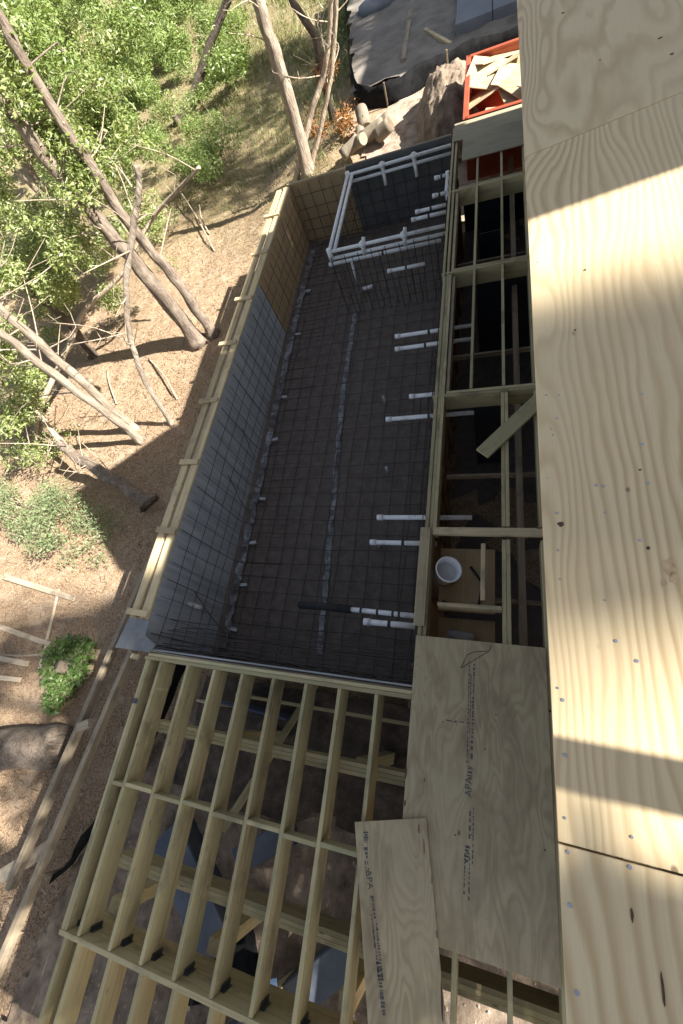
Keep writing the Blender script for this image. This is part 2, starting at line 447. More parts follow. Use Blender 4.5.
# ------------------------------------------------------------------ pool formwork
XL, XR, YN, YF = -4.53, -.80, .25, 10.66
def floor_z(y): return -1.78 + .38 * min(1, max(0, (y - .3) / 8))
pf_v = []; pf_f = []
nxp, nyp = 56, 150
for j in range(nyp + 1):
    for i in range(nxp + 1):
        x = XL - .02 + (XR - XL + .06) * i / nxp; y = YN + (YF - YN) * j / nyp
        z = floor_z(y) + .03 * noise.noise(V((x * 1.5, y * 1.5, 1))) + .012 * noise.noise(V((x * 9, y * 9, 1)))
        z += .10 * max(0, 1 - (x - XL) / .25) ** 2
        pf_v.append((x, y, z))
for j in range(nyp):
    for i in range(nxp):
        a = j * (nxp + 1) + i; pf_f.append((a, a + 1, a + nxp + 2, a + nxp + 1))
o = MB().add(pf_v, pf_f).build('pool_floor', M['pool_soil'], smooth=True); o['kind'] = 'structure'

form = thing('pool_formwork', 'wooden pool shell formwork with grey and brown panel walls and pale top plates', 'formwork', (-2.7, 5.4, -2))
def slab(name, x0, x1, y0, y1, z0, z1, mat, parent, bev=.003, grain='auto'):
    """axis aligned board whose long side is its local X"""
    d = [x1 - x0, y1 - y0, z1 - z0]
    c = V(((x0 + x1) / 2, (y0 + y1) / 2, (z0 + z1) / 2))
    order = sorted(range(3), key=lambda i: -d[i])
    if grain != 'auto':
        order = [grain] + [i for i in order if i != grain]
    ax = [V((1, 0, 0)), V((0, 1, 0)), V((0, 0, 1))]
    x = ax[order[0]]; y = ax[order[1]]; z = x.cross(y)
    m = Matrix((x, y, z)).transposed().to_4x4(); m.translation = c
    return put(name, box_mesh(d[order[0]], d[order[1]], d[order[2]], bev), mat, parent, m)
yy = [.26, 1.45, 2.66, 3.87, 5.08, 6.2, 7.4]
for i in range(len(yy) - 1):
    slab('grey_panel', XL - .02 - (.002 if i % 2 else 0), XL, yy[i] + .004, yy[i + 1], -1.95, -.015, M['grey_form'], form)
for a, c in ((7.404, 9.3), (9.304, 10.68)):
    slab('brown_panel', XL - .02, XL, a, c, -1.95, -.012, M['old_ply'], form)
slab('brown_panel', XL, -3.13, YF, YF + .02, -1.95, .0, M['old_ply'], form)
slab('black_panel', -3.126, -.86, YF, YF + .02, -1.95, .03, M['black_panel'], form)
slab('end_cap', -4.6, -3.13, YF + .022, YF + .06, -.2, .012, M['plate'], form)
slab('end_cap', -3.126, -.86, YF + .022, YF + .06, -.2, .036, M['greyed'], form)
slab('near_panel', XL, XR, YN - .02, YN, -1.95, -.05, M['grey_form'], form)
slab('side_panel', XR, XR + .02, YN, YF, -1.95, -.26, M['old_ply'], form)
# top plates: an inner and an outer board, with a lower board between, tied by cleats
for x0, x1, z1 in ((XL - .135, XL + .004, .0), (-4.86, -4.735, -.01)):
    for a, c in ((.62, 3.1), (3.105, 6.9), (6.905, 10.62)):
        slab('top_plate', x0, x1, a, c, z1 - .04, z1, M['plate'], form, .005)
for a, c in ((.62, 4.2), (4.21, 10.5)):
    slab('waler', -4.733, XL - .137, a, c, -.10, -.05, M['greyed'], form, .005)
for i, y in enumerate((.7, 1.95, 3.15, 4.4, 5.75, 6.95, 8.3, 9.6)):
    k = random.uniform(-.04, .04)
    beam('cleat', (-4.89 + k, y, .038), (-4.52 + k * .5, y + random.uniform(-.03, .03), .038), .085, .038, M['plate'], form)
for y in [.9 + 1.2 * i for i in range(9)]:
    beam('form_stud', (-4.62, y, -.09), (-4.62, y, -2.05), .09, .04, M['greyed'], form, up=(1, 0, 0))
# bent metal flashing on the near corner
me = MB()
q = [(-4.9, .2, .012), (-4.3, .2, .006), (-4.24, .3, .004), (-4.45, .40, .016), (-4.46, .6, .02), (-4.82, .62, .028), (-4.86, .4, .02)]
me.add(q + [(x, y, z - .004) for x, y, z in q], [tuple(range(7)), tuple(reversed(range(7, 14)))] + [(i, i + 7, (i + 1) % 7 + 7, (i + 1) % 7) for i in range(7)])
o = me.build('metal_flashing', M['galv']); tag(o, 'bent grey metal sheet on the near left corner of the pool form', 'flashing')
o = slab('scrap_block', -4.62, -4.5, .09, .16, -.06, -.02, M['plate'], None); tag(o, 'small orange wood block under the metal corner sheet', 'wood block')

# ------------------------------------------------------------------ rebar
cage = thing('rebar_cage', 'dark steel rebar grid lining the pool floor and walls', 'rebar', (-2.7, 5.4, -1.6))
rr = .0056
def jit(a): return random.uniform(-a, a)
mb = MB(); x = XL + .12
while x < XR:
    pts = [(x + jit(.02), YN + .1 + k * (YF - YN - .2) / 12, floor_z(YN + k * .86) + .075 + jit(.012)) for k in range(13)]
    mb.tube(pts, rr, 5); x += .27
y = YN + .15
while y < YF - 2.6:
    pts = [(XL + .08 + k * (XR - XL - .12) / 6, y + jit(.02), floor_z(y) + .09 + jit(.012)) for k in range(7)]
    mb.tube(pts, rr, 5); y += .27
while y < YF:
    mb.tube([(XL + .08, y, floor_z(y) + .09), (XR, y, floor_z(y) + .09)], rr, 5); y += .3
mb.build('floor_mat', M['steel'], cage)
mb = MB()
y = YN + .2; k = 0
while y < YF - .05:
    t = jit(.03)
    mb.tube([(XL + .05, y, -.08 + jit(.02)), (XL + .055, y + t * .3, -.8), (XL + .06, y + t, floor_z(y) + .22), (XL + .26, y + t, floor_z(y) + .07), (XL + 1.0, y + t, floor_z(y) + .075)], rr * (1.05 if k % 3 == 0 else .62), 5)
    y += .255; k += 1
for i, z in enumerate((-.28, -.54, -.8, -1.06, -1.3)):
    pts = [(XL + .065 + jit(.006), YN + .1 + k * (YF - YN - .15) / 16, z + jit(.02)) for k in range(17)]
    mb.tube(pts, rr * .75, 5)
for y0 in (3.3, 4.3, 1.2):
    mb.tube([(XL + .08, y0, -.7), (XL + .1, y0 - .25, -1.2), (XL + .3, y0 - .5, -1.5)], rr, 5)
mb.build('side_wall_mat', M['steel'], cage)
mb = MB(); x = XL + .2
while x < XR - .05:
    mb.tube([(x, YF - .05, -.05 + jit(.03)), (x + jit(.02), YF - .05, -1.4)], rr, 5); x += .27
for z in (-.25, -.52, -.8, -1.06):
    mb.tube([(XL + .05, YF - .065, z + jit(.02)), (-2.6, YF - .065, z + jit(.02)), (XR, YF - .065, z + jit(.02))], rr, 5)
mb.build('end_wall_mat', M['steel'], cage)
mb = MB(); y = YN + .15
while y < YF:
    t = jit(.04)
    mb.tube([(XR - .06, y, -.06), (XR - .06, y + t, -1.0), (XR - .1, y + t, floor_z(y) + .1)], rr, 5)
    if random.random() < .55: mb.tube([(XR - .1, y, -.9), (XR - .3 - jit(.1), y - .12, floor_z(y) + .1)], rr, 5)
    y += .27
for z in (-.3, -.6, -.95):
    mb.tube([(XR - .075 + jit(.03), YN + .1 + k, z + jit(.03)) for k in range(11)], rr, 5)
for off, z in ((.32, -1.25), (.55, -1.5)):
    mb.tube([(XR - off + jit(.03), YN + .1 + k * .8, z + jit(.05)) for k in range(9)], rr, 5)
mb.build('inner_side_mat', M['steel'], cage)
mb = MB()
for i in range(9):
    y = YN + .03 + .05 * i; z = -.1 - .1 * (i % 4) - .03 * i
    mb.tube([(XL + .1 + k * (XR - XL - .15) / 8, y + jit(.025), z + jit(.03)) for k in range(9)], rr, 5)
for i in range(15):
    x = XL + .15 + i * .25
    mb.tube([(x, YN + .05, -.06), (x + jit(.03), YN + .07, -1.0), (x, YN + .12, floor_z(.3) + .1)], rr, 5)
mb.build('near_wall_mat', M['steel'], cage)
# spa ring cage
mb = MB()
for i in range(9):
    x = -3.05 + i * .27
    mb.tube([(x, 7.82, -.12), (x + jit(.03), 7.8 + jit(.03), floor_z(7.8) + .02)], rr * 1.3, 5)
    mb.tube([(x + .13, 7.84, -.3), (x + .13 + jit(.05), 7.7 + jit(.05), floor_z(7.8) + .02)], rr * 1.1, 5)
    if i % 2: mb.tube([(x + .1, 7.95, -.12), (x + .1 + jit(.03), 7.95, floor_z(7.8) + .1)], rr, 5)
for i in range(11):
    y = 7.9 + i * .26
    mb.tube([(-3.1, y, -.10), (-3.1 + jit(.02), y + jit(.02), floor_z(y) + .02)], rr * .8, 5)
for z in (-.45, -.8):
    mb.tube([(-3.1, 10.6, z), (-3.1, 7.85, z), (-3.0, 7.8, z), (-.9, 7.8, z)], rr, 5)
mb.build('spa_ring_mat', M['steel'], cage)
for k, (px, py) in enumerate(((235, 582), (226, 627), (258, 440), (250, 497), (281, 341), (292, 300), (242, 540), (266, 400))):
    p = P(px, py, -1.5); y = p.y
    MB().box((XL + .3, y, floor_z(y) + .045), (.13, .055, .055), jit(.3)).build('spacer_block', M['dobie'], cage)
# plastic seams on the floor
def strip(name, pts, wd, label):
    vs = []; fs = []
    for i, p in enumerate(pts):
        for s in range(5):
            a = (s / 4 - .5) * wd * (1 + .5 * noise.noise(V((i * .7, s, 4))))
            z = p[2] + .02 + .03 * noise.noise(V((i * .9, s * 1.3, 1)))
            vs.append((p[0] + a + .03 * noise.noise(V((i * .4, 2, 2))), p[1], z))
        if i:
            for s in range(4): b0 = (i - 1) * 5 + s; fs.append((b0, b0 + 1, b0 + 6, b0 + 5))
    me = MB().add(vs, fs).build(name, M['poly'], smooth=True)
    return tag(me, label, 'plastic')
strip('plastic_strip', [(-2.62 - .3 * min(1, k / 60), .6 + k * .085, floor_z(.6 + k * .085) + .01) for k in range(86)], .10, 'dusty pale plastic seam running down the middle of the pool floor')
strip('plastic_strip', [(XL + .17, .5 + k * .1, floor_z(.5 + k * .1) + .075) for k in range(98)], .14, 'dusty plastic edge folded along the foot of the left pool wall')

# ------------------------------------------------------------------ pvc
pr = .033
def pipe(name, p0, p1, label, group='white plastic pipes through the pool wall', r=pr, cap=True, mat=None, rings=(), both=False):
    p0 = V(p0); p1 = V(p1); t = thing(name, label, 'pipe', p0, group)
    MB().tube([p0, p1], r, 12).build('pipe', mat or M['pvc'], t, True)
    d = (p1 - p0).normalized()
    if cap: MB().tube([p0 - d * .012, p0 + d * .075], r * 1.22, 12).build('end_cap', M['pvc'], t, True)
    for f in rings:
        c = p0.lerp(p1, f); MB().tube([c - d * .02, c + d * .02], r * 1.08, 10).build('tie_band', M['steel'], t)
    return t
ZP = -.5
for (a, b_, lab, rg) in (
    ((396, 335), (472, 327), 'white pipe through the wall, upper of the close pair beyond the pool middle', (.45,)),
    ((396, 348), (472, 340), 'white pipe through the wall, lower of the close pair beyond the pool middle', (.4,)),
    ((410, 398), (453, 391), 'short white pipe stub just below the second cross beam', (.6,)),
    ((387, 418), (474, 414), 'long white pipe stub just below the short one at the pool middle', (.5,)),
    ((378, 518), (472, 517), 'white pipe stub poking well past the wall above the open bucket bay', (.55,)),
    ((371, 543), (437, 543), 'white pipe stub level with the cross beam above the bucket', (.5,)),
    ((365, 620), (415, 628), 'thick capped white pipe stub nearest the plywood sheet', (.5,))):
    p0 = P(*a, ZP); p1 = P(*b_, ZP)
    d = ((p0.y + p1.y) / 2); p0.y = d; p1.y = d
    pipe('pvc_pipe', p0, p1, lab, rings=rg, r=.038 if b_[1] == 628 else pr)
p0 = P(300, 605, -.75); p1 = P(347, 609, -.6); p2 = P(424, 617, -.5)
t = thing('insulated_pipe', 'white pipe with a black foam sleeve on its end near the plywood sheet', 'pipe', p1, 'white plastic pipes through the pool wall')
MB().tube([p1, p2], pr, 12).build('pipe', M['pvc'], t, True)
MB().tube([p0, p0.lerp(p1, .5) + V((0, 0, .02)), p1 + (p2 - p1) * .06], .055, 10, wob=.1).build('foam_sleeve', M['hose'], t, True)
for f in (.2, .42, .62, .7): 
    c = p1.lerp(p2, f); d = (p2 - p1).normalized(); MB().tube([c - d * .015, c + d * .015], pr * 1.1, 10).build('tie_band', M['steel'], t)
# spa plumbing loop
spa = thing('spa_plumbing', 'white pipe loop with tees hung round the spa corner of the pool', 'plumbing', (-2.0, 9.2, -.1))
for z, yo in ((-.06, 0), (-.2, .0)):
    MB().tube([(-3.08, 10.5 + yo, z), (-.86, 10.5 + yo, z)], .032, 12).build('far_pipe', M['pvc'], spa, True)
    MB().tube([(-3.08, 7.92, z), (-.86, 7.92, z)], .032, 12).build('near_pipe', M['pvc'], spa, True)
for x in (-3.09, -2.98):
    MB().tube([(x, 10.5, -.07), (x, 7.92, -.07)], .036, 12).build('left_pipe', M['pvc'], spa, True)
for (x, y) in ((-3.08, 10.5), (-3.08, 7.92)):
    MB().tube([(x, y, -.26), (x, y, .0)], .052, 12).build('elbow', M['pvc'], spa, True)
def tee(x, y, dz, dy):
    MB().tube([(x - .06, y, -.06), (x + .06, y, -.06)], .05, 12).tube([(x, y, -.0), (x, y, -.26)], .042, 10).tube([(x, y, -.13), (x + .02, y + dy, -.13 + dz)], .036, 10).build('tee', M['pvc'], spa, True)
tee(-2.3, 10.5, -.28, -.1); tee(-1.62, 10.5, -.28, -.1); tee(-2.4, 7.92, .13, .12); tee(-1.6, 7.92, .13, .12)
for (a, b_, z, lab) in (
    ((330, 264), (441, 241), -.4, 'long white pipe under the spa loop at its near side'),
    ((388, 271), (425, 264), -.6, 'grey shaded pipe stub low under the near side of the spa loop'),
    ((416, 212), (446, 205), -.25, 'upper of the two white stubs just inside the near spa pipes'),
    ((412, 220), (446, 212), -.25, 'lower of the two white stubs just inside the near spa pipes'),
    ((435, 178), (448, 175), -.25, 'short white stub high on the right wall inside the spa'),
    ((433, 196), (446, 193), -.25, 'short white stub below the elbow on the right wall inside the spa')):
    p0 = P(*a, z); p1 = P(*b_, z); d = (p0.y + p1.y) / 2; p0.y = p1.y = d
    pipe('pvc_pipe', p0, p1, lab, 'white stubs round the spa', r=.034, rings=(.5,))
p0 = P(352, 262, -.45); pipe('pvc_pipe', p0, p0 + V((-.02, 0, -.42)), 'upright white pipe stub below the near left corner of the spa loop', 'white stubs round the spa', cap=False)
p0 = P(363, 289, -1.3); pipe('pvc_pipe', p0, p0 + V((.22, .0, .02)), 'short white pipe offcut lying on the pool floor by the spa', 'white stubs round the spa', cap=False, r=.04)
p0 = P(448, 176, -.15)
MB().tube([p0 + V((0, 0, .08)), p0, p0 + V((-.02, -.3, -.1)), p0 + V((0, -.42, -.2))], .045, 10).build('riser_fitting', M['pvc'], spa, True)
for (px, py, z, lab) in ((389, 474, -1.55, 'small grey pipe upright on the pool floor past the middle'), (381, 548, -1.6, 'small grey pipe upright under the wall pipe near the bucket'), (386, 404, -1.5, 'small bluish pipe upright on the floor beside the long stub')):
    p0 = P(px, py, z); pipe('floor_stub', p0 + V((0, 0, .22)), p0, lab, 'small floor stubs in the pool', r=.028, cap=False, mat=M['dobie'])

# ------------------------------------------------------------------ side platform (joist bays beside the pool)
plat = thing('side_platform', 'open treated timber joist platform between the pool and the roof edge', 'platform', (0, 5, -2))
for x0, x1, a, c, z in ((-.815, -.772, .2, 6.5, .0), (-.768, -.725, .75, 10.95, -.012), (-.722, -.68, 2.0, 6.52, -.004), (-.83, -.79, 6.5, 10.95, .004)):
    slab('ledger', x0, x1, a, c, z - .24, z, M['treated'], plat)
slab('ledger_block', -.70, -.655, 6.6, 8.74, -.25, -.03, M['plate'], plat)
slab('ledger_block', -.668, -.625, 4.05, 6.5, -.25, -.03, M['greyed'], plat)
for y, m in ((8.78, 'treated'), (6.55, 'treated'), (4.02, 'treated')):
    for k in range(2):
        slab('cross_beam', -.66 if k else -.845, 1.4, y + .042 * k, y + .04 + .042 * k, -.30, -.003 + .006 * k, M[m], plat)
slab('cross_beam', -.72, 1.4, 1.95, 2.04, -.05, .012, M['plate'], plat)
segs = [(.2, 1.9), (2.06, 4.0), (4.12, 6.54), (6.64, 8.77), (8.87, 10.6)]
for i, (a, c) in enumerate(segs):
    for x, wd in ((-.33, .038), (.09, .038), (.47, .038), (.88, .038), (1.25, .038)):
        if i in (0, 1) and x == -.33: continue
        if x == .09 and i < 2:
            slab('joist', .055, .095, a, c, -.24, -.005, M['treated'], plat); slab('joist', .1, .14, a, c, -.24, .002, M['treated'], plat)
        else:
            slab('joist', x - wd / 2, x + wd / 2, a, c, -.24, -.004, M['treated'], plat)
for a, c in ((-4.2, .18),):
    for x in (-.33, .09, .47, .88):
        slab('joist', x - .019, x + .019, a, c, -.24, -.004, M['treated'], plat)
slab('blocking', -.62, .05, 1.10, 1.14, -.14, .004, M['plate'], plat)
slab('blocking', -.17, -.12, 1.2, 1.86, -.14, -.03, M['plate'], plat)
slab('nailer', -.86, -.74, .86, 2.02, .006, .045, M['plate'], plat)
slab('bay_floor', -.67, -.02, 1.15, 1.94, -.46, -.44, M['old_ply'], plat)
slab('bay_floor', -.67, -.02, .3, 1.10, -.62, -.60, M['old_ply'], plat)
slab('low_beam', .24, .32, .3, 10.4, -.75, -.5, M['greyed'], plat)
for y in (5.35, 3.1, 1.35, 7.6):
    slab('low_rail', -.68, 1.4, y, y + .04, -.72, -.64, M['greyed'], plat)
for y in (6.62, 4.09, 8.85):
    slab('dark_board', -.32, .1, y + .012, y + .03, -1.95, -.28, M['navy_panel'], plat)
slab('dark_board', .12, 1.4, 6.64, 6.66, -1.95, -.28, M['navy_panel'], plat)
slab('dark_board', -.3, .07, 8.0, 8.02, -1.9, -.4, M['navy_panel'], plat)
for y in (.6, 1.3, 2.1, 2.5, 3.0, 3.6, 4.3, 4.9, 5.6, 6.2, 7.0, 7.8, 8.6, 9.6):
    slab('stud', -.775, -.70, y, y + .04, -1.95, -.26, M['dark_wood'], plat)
slab('added_dark_screen', -.7, 1.4, 10.62, 10.64, -2.05, -.98, M['navy_panel'], plat)  # dark board added to hide sunlit ground past the bay end
# plywood board over the far bay, loose plank, bucket
o = MB().add([(-.80, 11.05, .012), (1.25, 11.05, .012), (1.25, 9.62, .012), (-.62, 9.66, .012), (-.62, 10.4, .012), (-.80, 10.42, .012)] + [(-.80, 11.05, .03), (1.25, 11.05, .03), (1.25, 9.62, .03), (-.62, 9.66, .03), (-.62, 10.4, .03), (-.80, 10.42, .03)],
    [(0, 1, 2, 3, 4, 5), (11, 10, 9, 8, 7, 6)] + [(i, i + 6, (i + 1) % 6 + 6, (i + 1) % 6) for i in range(6)]).build('plywood_board', M['grey_ply'], origin=(0, 10.3, 0))
tag(o, 'notched greyish plywood board lying over the far end of the joist bays', 'plywood')
a = P(482, 453, .05); c = P(482 + 70, 453 - 74, .05); c.x = .75
o = beam('loose_plank', a, a + (P(533, 405, .05) - a).normalized() * 1.75, .19, .038, M['treated']); tag(o, 'short treated plank laid diagonally across the open joists', 'plank')
M['milky'] = mottled('milky_grey', [(.3, (.5, .52, .52)), (.7, (.62, .64, .63))], 8, 3, .3, 0)
bk = thing('bucket', 'white plastic bucket tipped on the plywood floor of a joist bay', 'bucket', (-.5, 1.55, -.3))
ax = V((.36, -.02, .93)).normalized(); c0 = V((-.65, 1.55, -.40)); u = ax.cross(V((0, 1, 0))).normalized(); w_ = ax.cross(u)
prof = [(0, 0), (.115, 0), (.142, .34), (.153, .345), (.153, .365), (.136, .365), (.108, .02), (0, .02)]
vs = []; fs = []; sg = 28
for r_, z in prof:
    for k in range(sg):
        an = 2 * math.pi * k / sg; vs.append(c0 + ax * z + u * (math.cos(an) * r_) + w_ * (math.sin(an) * r_))
for i in range(len(prof) - 1):
    for k in range(sg): a_ = i * sg + k; b_ = i * sg + (k + 1) % sg; fs.append((a_, b_, b_ + sg, a_ + sg))
MB().add(vs, fs).build('pail', M['bucket'], bk, True)
vs = [c0 + ax * .21 + (u * math.cos(2 * math.pi * k / sg) + w_ * math.sin(2 * math.pi * k / sg)) * .125 for k in range(sg)]
MB().add(vs, [tuple(range(sg))]).build('contents', M['milky'], bk)
hp = [c0 + ax * .33 + (u * math.cos(t) + w_ * math.sin(t)) * .155 - ax * .17 * math.sin(t) for t in [math.pi * i / 12 for i in range(13)]]
MB().tube(hp, .004, 6).build('handle', M['steel'], bk)
o = MB().tube([V((-.62, 1.25, -.42)), V((-.4, 1.2, -.42)), V((-.2, 1.24, -.42)), V((-.16, 1.5, -.41)), V((-.3, 1.7, -.42))], .016, 8).build('black_cable', M['hose']); tag(o, 'black cable curled on the plywood beside the white bucket', 'cable')
o = MB().tube([V((-.55, .9, -.55)), V((-.25, .88, -.55))], .05, 12).build('grey_pipe', M['dobie'], smooth=True); tag(o, 'grey pipe offcut on the low plywood beside the big plywood sheet', 'pipe')

# ------------------------------------------------------------------ plywood sheets on the deck
def text_mesh(s, size):
    cu = bpy.data.curves.new('stamp', 'FONT'); cu.body = s; cu.size = size; cu.align_x = 'CENTER'; cu.align_y = 'CENTER'; cu.extrude = .0004
    ob = bpy.data.objects.new('stamp', cu); C.objects.link(ob)
    dg = bpy.context.evaluated_depsgraph_get(); me = bpy.data.meshes.new_from_object(ob.evaluated_get(dg))
    bpy.data.objects.remove(ob); me.materials.clear()
    return me
def stamp(parent, base, along, across, letters, rows, scale=1.0):
    """ink marks printed along a sheet: base point, unit vectors, letters [(s, text, size)], tick rows [(s0, s1, off, height, gap)]"""
    n = along.cross(across).normalized()
    if n.z < 0: n = -n
    ac = n.cross(along)
    for s, txt, size in letters:
        m = Matrix((along, ac, n)).transposed().to_4x4(); m.translation = base + along * s + n * .001
        put('stamp', text_mesh(txt, size), M['ink'], parent, m)
    mb = MB()
    rnd = random.Random(5)
    for s0, s1, off, hh, gap in rows:
        s = s0
        while s < s1:
            l = rnd.uniform(.4, 1.5) * gap
            p = base + along * s + ac * (off + rnd.uniform(-.1, .1) * hh) + n * .0012
            a = along * l * .5; b2 = ac * hh * .5 * rnd.uniform(.6, 1)
            mb.add([p - a - b2, p + a - b2, p + a + b2, p - a + b2], [(0, 1, 2, 3)])
            s += l + gap * rnd.uniform(.3, .9)
    mb.build('stamp_marks', M['ink'], parent)
sh = thing('plywood_sheet', 'full weathered plywood sheet with a stamp line, nailed on the deck beside the pool', 'plywood', (-.2, -.5, 0), 'plywood sheets on the deck')
slab('panel', -.825, .45, -1.72, .755, .002, .02, M['deck_ply'], sh, .002)
bs = P(473, 800, .02)
stamp(sh, V((-.185 - .06, -.2, .0205)), V((0, 1, 0)), V((-1, 0, 0)), [(-.35, 'APA', .085)],
      [(.1, .62, .02, .012, .02), (.1, .62, 0, .012, .016), (.1, .72, -.025, .018, .02), (.62, .74, .02, .01, .02), (-.1, .08, -.02, .02, .03), (-.15, .06, .02, .012, .02), (-.28, -.18, -.01, .05, .012), (-.72, -.5, -.015, .02, .03), (-.9, -.5, -.045, .012, .02), (-1.12, -.86, .02, .012, .02), (-1.15, -.86, -.02, .012, .025), (-.9, -.78, .0, .04, .02)])
mb = MB()
for pts in ([(461, 668), (489, 651), (491, 645)], [(461, 668), (467, 655), (473, 652), (487, 651)]):
    mb.tube([P(x, y, .0215) for x, y in pts], .003, 4)
mb.build('pencil_mark', M['pencil'], sh)
for px, py in ((455, 835), (472, 835), (545, 850), (485, 749), (496, 715), (537, 676), (443, 722), (455, 722), (414, 645), (410, 700)):
    MB().tube([P(px, py, .021), P(px, py, .0225)], .007, 8).build('nail', M['pencil'] if px != 537 else M['dobie'], sh)
s2 = thing('plywood_sheet', 'narrow offcut of stamped plywood lying askew over the corner of the big sheet', 'plywood', (-.7, -1.5, 0), 'plywood sheets on the deck')
za = .04
c4 = [P(355, 822, za), P(426, 818, za), P(447, 1035, za), P(369, 1035, za)]
ctr = sum(c4, V()) / 4; axx = ((c4[0] + c4[1]) - (c4[2] + c4[3])).normalized()
mm = frame(ctr - axx, ctr + axx); inv = mm.inverted()
lo = [inv @ p for p in c4]
bm = bmesh.new(); f0 = bm.faces.new([bm.verts.new((p.x, p.y, -.009)) for p in lo])
ex = bmesh.ops.extrude_face_region(bm, geom=[f0])
for v in ex['geom']:
    if isinstance(v, bmesh.types.BMVert): v.co.z += .018
bmesh.ops.recalc_face_normals(bm, faces=bm.faces[:])
me = bpy.data.meshes.new('panel'); bm.to_mesh(me); bm.free()
put('panel', me, M['deck_ply'], s2, mm)
e0 = P(364, 830, za + .0095); e1 = P(385, 1024, za + .0095); al = (e1 - e0).normalized()
stamp(s2, e0, al, V((1, 0, 0)), [(.36, 'APA', .075)], [(.02, .1, .01, .05, .01), (.14, .2, 0, .04, .02), (.2, .3, .0, .014, .03), (.24, .32, -.02, .014, .02), (.48, .62, .01, .03, .014), (.6, .8, -.015, .014, .02), (.66, 1.0, .02, .02, .012), (.7, 1.0, -.01, .012, .015), (.9, 1.2, .0, .04, .014)])

# ------------------------------------------------------------------ deck frame (lower left)
deck = thing('deck_frame', 'pale green treated timber deck frame of joists and blocking beside the pool', 'deck frame', (-2.8, -1.2, -2))
slab('rim_board', -4.32, -.83, .155, .193, -.29, -.004, M['treated'], deck)
slab('rim_board', -4.36, -.83, .112, .152, -.29, .0, M['treated'], deck)
jx = [-4.28, -4.09, -3.66, -3.26, -2.86, -2.44, -2.02, -1.62, -1.2]
for i, x in enumerate(jx):
    j = slab('joist', x - .02, x + .02, -2.616, .11, -.292, -.004 - .004 * (i % 2), M['treated'], deck)
    # hanger: a bent strap at the joist foot
    mb = MB(); mb.box((x + .024, -2.59, -.21), (.004, .045, .15)); mb.box((x, -2.596, -.296), (.06, .05, .004)); mb.box((x + .045, -2.612, -.21), (.04, .004, .14))
    mb.build('joist_hanger', M['hanger'], j)
    slab('outer_joist', x - .02 + .02, x + .02 + .02, -4.6, -2.67, -.32, -.03, M['treated'], deck)
for i in range(len(jx) - 1):
    y = -1.29 + (.02 if i % 2 else 0) - .005 * i
    slab('blocking', jx[i] + .022, jx[i + 1] - .022, y, y + .04, -.16, -.006, M['treated'], deck, .003, 0)
slab('header', -4.34, .6, -2.664, -2.618, -.27, .0, M['treated'], deck)
slab('header', -4.34, .6, -2.667, -2.615, -.53, -.272, M['treated'], deck)
slab('outer_rim', -4.34, -4.302, -2.62, .11, -.25, -.012, M['treated'], deck)
for a, c, z in (((240, 735), (408, 777), -.34), ((178, 868), (372, 953), -.45)):
    p0 = P(*a, z); p1 = P(*c, z); d = (p1 - p0).normalized()
    y = (p0.y + p1.y) / 2
    for k in range(3):
        slab('girder', -4.25, .5, y - .04 - .042 * k, y - .042 * k, z - .28, z - .004 * k, M['treated'], deck)
slab('cross_rail', -3.3, -.85, -.16, -.12, -.75, -.68, M['treated'], deck)
def post(x, y): slab('post', x - .07, x + .07, y - .07, y + .07, -2.1, -.46, M['treated'], deck)
for x in (-4.1, -2.75, -1.3): post(x, -2.5)
for x in (-3.1, -1.4): post(x, -.62)
p0 = P(232, 800, -.5); p1 = P(310, 668, -1.1)
beam('brace', P(222, 830, -.4), P(318, 680, -1.5), .09, .04, M['treated'], deck)
o = slab('blue_tag', -4.325, -4.255, -.42, -.36, -.002, .004, M['hanger'], deck); o.name = 'metal_strap'

# things under the deck
def lump(name, poly, z0, z1, mat, label, cat, group=None, top=None):
    n = len(poly); q = [(x, y, z0) for x, y in poly] + [(x, y, z1) for x, y in (top or poly)]
    bm = bmesh.new(); vs = [bm.verts.new(v) for v in q]
    bm.faces.new(vs[:n][::-1]); bm.faces.new(vs[n:])
    for i in range(n): bm.faces.new((vs[i], vs[(i + 1) % n], vs[(i + 1) % n + n], vs[i + n]))
    bmesh.ops.recalc_face_normals(bm, faces=bm.faces[:])
    bmesh.ops.bevel(bm, geom=bm.edges[:], offset=.012, segments=2, affect='EDGES')
    cx_ = sum(p[0] for p in poly) / n; cy_ = sum(p[1] for p in poly) / n
    for v in bm.verts: v.co -= V((cx_, cy_, z0))
    me = bpy.data.meshes.new(name); bm.to_mesh(me); bm.free()
    o = put(name, me, mat, None, Matrix.Translation((cx_, cy_, z0)))
    return tag(o, label, cat, group)
def strip_poly(a, c, wd):
    a = V(a); c = V(c); d = (c - a).normalized(); n = V((-d.y, d.x)) * wd / 2
    return [tuple(a + n), tuple(c + n), tuple(c - n), tuple(a - n)]
lump('wrapped_beam', strip_poly((-.9, -2.0), (-3.4, -4.3), .34), -2.1, -1.55, M['bluegrey'], 'long blue-grey wrapped beam lying diagonally in sun and shade under the deck', 'beam')
lump('wrapped_bundle', strip_poly((-4.5, -2.1), (-3.3, -3.1), .5), -2.1, -1.6, M['bluegrey'], 'dark blue wrapped bundle under the left joists near the header', 'bundle')
lump('tarp_bundle', strip_poly((-3.35, -2.2), (-2.6, -1.7), .3), -2.1, -1.7, M['bluegrey'], 'small blue tarp bundle under the middle joists', 'bundle')
lump('blue_board', [(-3.72, -.30), (-2.65, -.36), (-2.65, -.33), (-3.72, -.27)], -2.05, -1.0, M['navy_panel'], 'dark blue faced board leaning below the joists near the pool', 'board')
M['blue_board'] = mottled('navy_board', [(.3, (.06, .085, .16)), (.7, (.09, .12, .21))], 3, 3, .6, .1)
